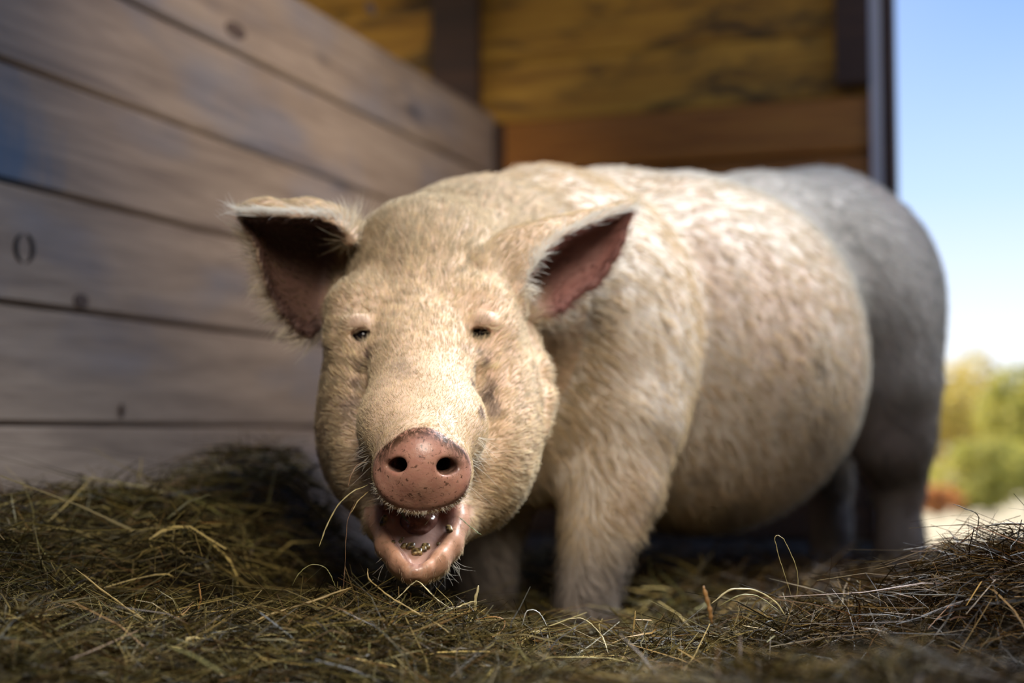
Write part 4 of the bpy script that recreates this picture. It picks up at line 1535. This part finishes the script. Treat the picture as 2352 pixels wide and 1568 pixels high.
hay_patch("hay_bed", "loose brown-green hay bedding across the front, under the pig's chin", (-260, 2620), (0.72, 1.66), 52000, (-0.85, 0.72), 21, (0.025, 0.10), (0.0007, 0.0020), 0.015)
hay_patch("hay_heap", "dim heap of hay against the grey board wall at left", (-400, 1000), (1.66, 2.9), 9000, (-1.05, -0.10), 31, (0.04, 0.14), (0.0015, 0.0030), 0.02)
hay_patch("hay_litter", "blurred dark hay around the pig's feet and under its belly", (900, 2700), (1.66, 3.3), 9000, (-0.10, 1.35), 41, (0.04, 0.14), (0.0015, 0.0034), 0.02)
# stalks that can be told apart one by one


def straw_mat(name, c, rough=0.45):
    m, n, b = new_mat(name)
    mp = mapping(n, (1, 1, 1))
    z_ = noise(n, mp, 60, 3)
    r_ = ramp_node(n, [(0.3, tuple(0.6 * q for q in c)), (0.7, tuple(min(1, 1.15 * q) for q in c))])
    n.links.new(z_.outputs['Fac'], r_.inputs['Fac'])
    n.links.new(r_.outputs['Color'], b.inputs['Base Color'])
    b.inputs['Roughness'].default_value = rough
    return m


SM = {'tan': straw_mat("tan_straw", (0.36, 0.25, 0.09)), 'pale': straw_mat("pale_straw", (0.38, 0.31, 0.14)), 'olive': straw_mat("olive_straw", (0.22, 0.20, 0.075)),
      'brown': straw_mat("brown_straw", (0.20, 0.10, 0.04)), 'dark': straw_mat("dark_straw", (0.06, 0.045, 0.025)), 'orange': straw_mat("orange_straw", (0.33, 0.17, 0.055)),
      'white': straw_mat("whitish_straw", (0.42, 0.42, 0.40), 0.3), 'green': straw_mat("green_grass", (0.14, 0.18, 0.08), 0.35)}


def stalk(label, pts, w, mat, name="hay_stalk", flat=0.45, cat="straw"):
    C3 = catmull([P(*q) for q in pts], 6 * len(pts))
    n = len(C3)
    rj = np.random.default_rng(int(pts[0][0]) * 7 + int(pts[-1][1]))
    C3 = C3 + np.cumsum(rj.normal(0, 0.00022, C3.shape), axis=0)
    V, F = [], []
    ref = np.array([0.2, -0.75, 0.65])
    for i, p in enumerate(C3):
        t = C3[min(i + 1, n - 1)] - C3[max(i - 1, 0)]
        t /= np.linalg.norm(t) + 1e-9
        a = np.cross(t, ref); a /= np.linalg.norm(a) + 1e-9
        b2_ = np.cross(a, t)
        ww = w * 0.66 * (1 + 0.22 * math.sin(i * 1.7 + pts[0][0])) * (0.35 + 0.65 * min(1, 6 * i / n, 5 * (n - 1 - i) / n + 0.15))
        for q in range(6):
            th = 2 * math.pi * q / 6
            V.append(p + a * ww * 0.5 * math.cos(th) + b2_ * ww * 0.5 * flat * math.sin(th))
    for i in range(n - 1):
        for q in range(6):
            F.append((i * 6 + q, i * 6 + (q + 1) % 6, (i + 1) * 6 + (q + 1) % 6, (i + 1) * 6 + q))
    F.append(tuple(range(5, -1, -1))); F.append(tuple((n - 1) * 6 + q for q in range(6)))
    base = np.array(C3[0])
    o = mesh_obj(name, [v - base for v in V], F, SM[mat], None, True)
    o.location = base
    tag(o, label, cat, "loose hay stalks")
    return o


stalk("thick tan stalk lying aslant on the hay crest left of the chin", [(575, 1430, 1.35), (640, 1402, 1.37), (720, 1376, 1.38), (804, 1346, 1.395)], 0.0040, 'tan', flat=0.8)
stalk("thin pale blade arching in a hoop above the hay crest", [(670, 1345, 1.42), (688, 1314, 1.42), (720, 1295, 1.42), (746, 1301, 1.42), (764, 1324, 1.42), (772, 1355, 1.42)], 0.0017, 'olive')
stalk("long tan stalk with upright tip sloping down under the chin", [(844, 1305, 1.42), (850, 1330, 1.415), (885, 1362, 1.40), (940, 1397, 1.385), (1000, 1432, 1.37), (1070, 1490, 1.33)], 0.0028, 'tan')
stalk("bent V-shaped straw touching the pig's chin from below", [(900, 1385, 1.43), (930, 1355, 1.44), (954, 1336, 1.445), (975, 1350, 1.44), (1005, 1378, 1.43), (1034, 1396, 1.43)], 0.0024, 'pale')
stalk("short pale stub standing upright right of the chin", [(1088, 1412, 1.46), (1092, 1380, 1.46), (1101, 1343, 1.465)], 0.0046, 'pale')
stalk("short straw leaning right between chin and pale stub", [(1020, 1402, 1.42), (1060, 1390, 1.43), (1090, 1384, 1.43)], 0.0030, 'pale')
stalk("pair of hair-thin stems joined in a tall loop above the hay", [(1820, 1375, 1.48), (1800, 1310, 1.48), (1785, 1262, 1.48), (1780, 1238, 1.48), (1787, 1228, 1.48), (1803, 1238, 1.48), (1822, 1285, 1.48), (1829, 1330, 1.48), (1824, 1375, 1.48)], 0.0013, 'pale', flat=0.9)
stalk("broad pale blade arching over the hay beside the thin loop", [(1635, 1385, 1.40), (1675, 1356, 1.41), (1730, 1357, 1.42), (1775, 1385, 1.43), (1800, 1415, 1.43)], 0.0036, 'pale')
stalk("narrow olive blade arching just under the broad pale one", [(1650, 1392, 1.41), (1700, 1366, 1.41), (1745, 1370, 1.42), (1790, 1402, 1.42)], 0.0022, 'olive')
stalk("blurred orange stub sticking up in front of the foreleg's hay", [(1636, 1430, 1.30), (1630, 1388, 1.30), (1614, 1344, 1.30)], 0.0064, 'orange', flat=0.8)
stalk("greenish straw hanging from the left corner of the pig's mouth", [(846, 1112, 1.500), (808, 1131, 1.49), (775, 1166, 1.485), (752, 1214, 1.48), (735, 1258, 1.475)], 0.0024, 'pale')
stalk("brown straw stuck to the cheek left of the snout", [(848, 1060, 1.512), (822, 1066, 1.51), (806, 1090, 1.505), (797, 1118, 1.50)], 0.0018, 'brown')
stalk("tan wisp below the brown straw at the left mouth corner", [(846, 1128, 1.505), (825, 1148, 1.50), (806, 1178, 1.495)], 0.0020, 'tan')
stalk("hair-thin brown stem dangling below the left cheek", [(815, 1150, 1.51), (800, 1190, 1.50), (790, 1250, 1.49), (786, 1320, 1.48), (784, 1372, 1.46)], 0.0008, 'brown', flat=0.9)
stalk("dark green sprig at the right corner of the pig's mouth", [(1052, 1186, 1.515), (1072, 1200, 1.508), (1090, 1214, 1.50), (1106, 1227, 1.495)], 0.0017, 'green')
stalk("green grass blade lying on the pig's tongue", [(922, 1166, 1.505), (930, 1188, 1.498), (946, 1206, 1.492)], 0.0022, 'green')
stalk("thin grass loop on the tongue, right of the green blade", [(986, 1168, 1.505), (987, 1190, 1.498), (972, 1206, 1.492)], 0.0009, 'pale')
stalk("dark curled stem rising from the hay mound at right edge", [(2188, 1156, 1.50), (2212, 1166, 1.50), (2241, 1177, 1.50), (2246, 1198, 1.50), (2236, 1250, 1.50)], 0.0019, 'dark', flat=0.8)
stalk("dark straight twig lying level on the right hay mound", [(2262, 1208, 1.49), (2310, 1202, 1.49), (2380, 1206, 1.49)], 0.0034, 'dark', flat=0.9)
stalk("whitish curled stem in the gap before the foreleg", [(1198, 1440, 1.48), (1210, 1408, 1.48), (1228, 1401, 1.48), (1246, 1412, 1.48), (1262, 1440, 1.48)], 0.0019, 'white')
stalk("orange-brown stem curled in a loop right of the chin", [(1085, 1424, 1.42), (1140, 1417, 1.41), (1160, 1432, 1.41), (1140, 1458, 1.40), (1100, 1474, 1.39)], 0.0018, 'orange')
stalk("long brown stalk sloping down the dim hay at far left", [(172, 1305, 1.46), (240, 1362, 1.42), (320, 1420, 1.38), (392, 1470, 1.33)], 0.0032, 'tan')
stalk("broad olive blade blurred in the nearest hay at lower left", [(385, 1482, 1.14), (440, 1506, 1.12), (512, 1552, 1.08)], 0.0044, 'olive')
stalk("upright orange tip of straw at the crest, left part", [(458, 1400, 1.42), (459, 1370, 1.42), (456, 1335, 1.42)], 0.0030, 'orange')
stalk("bright bent straw rising from hay before the foreleg", [(1452, 1455, 1.45), (1458, 1425, 1.45), (1461, 1400, 1.45)], 0.0032, 'tan')
stalk("pale curved stem looping low before the foreleg's hay", [(1300, 1420, 1.44), (1345, 1425, 1.44), (1380, 1460, 1.42), (1394, 1500, 1.40)], 0.0020, 'pale')
#@@ENDHAY
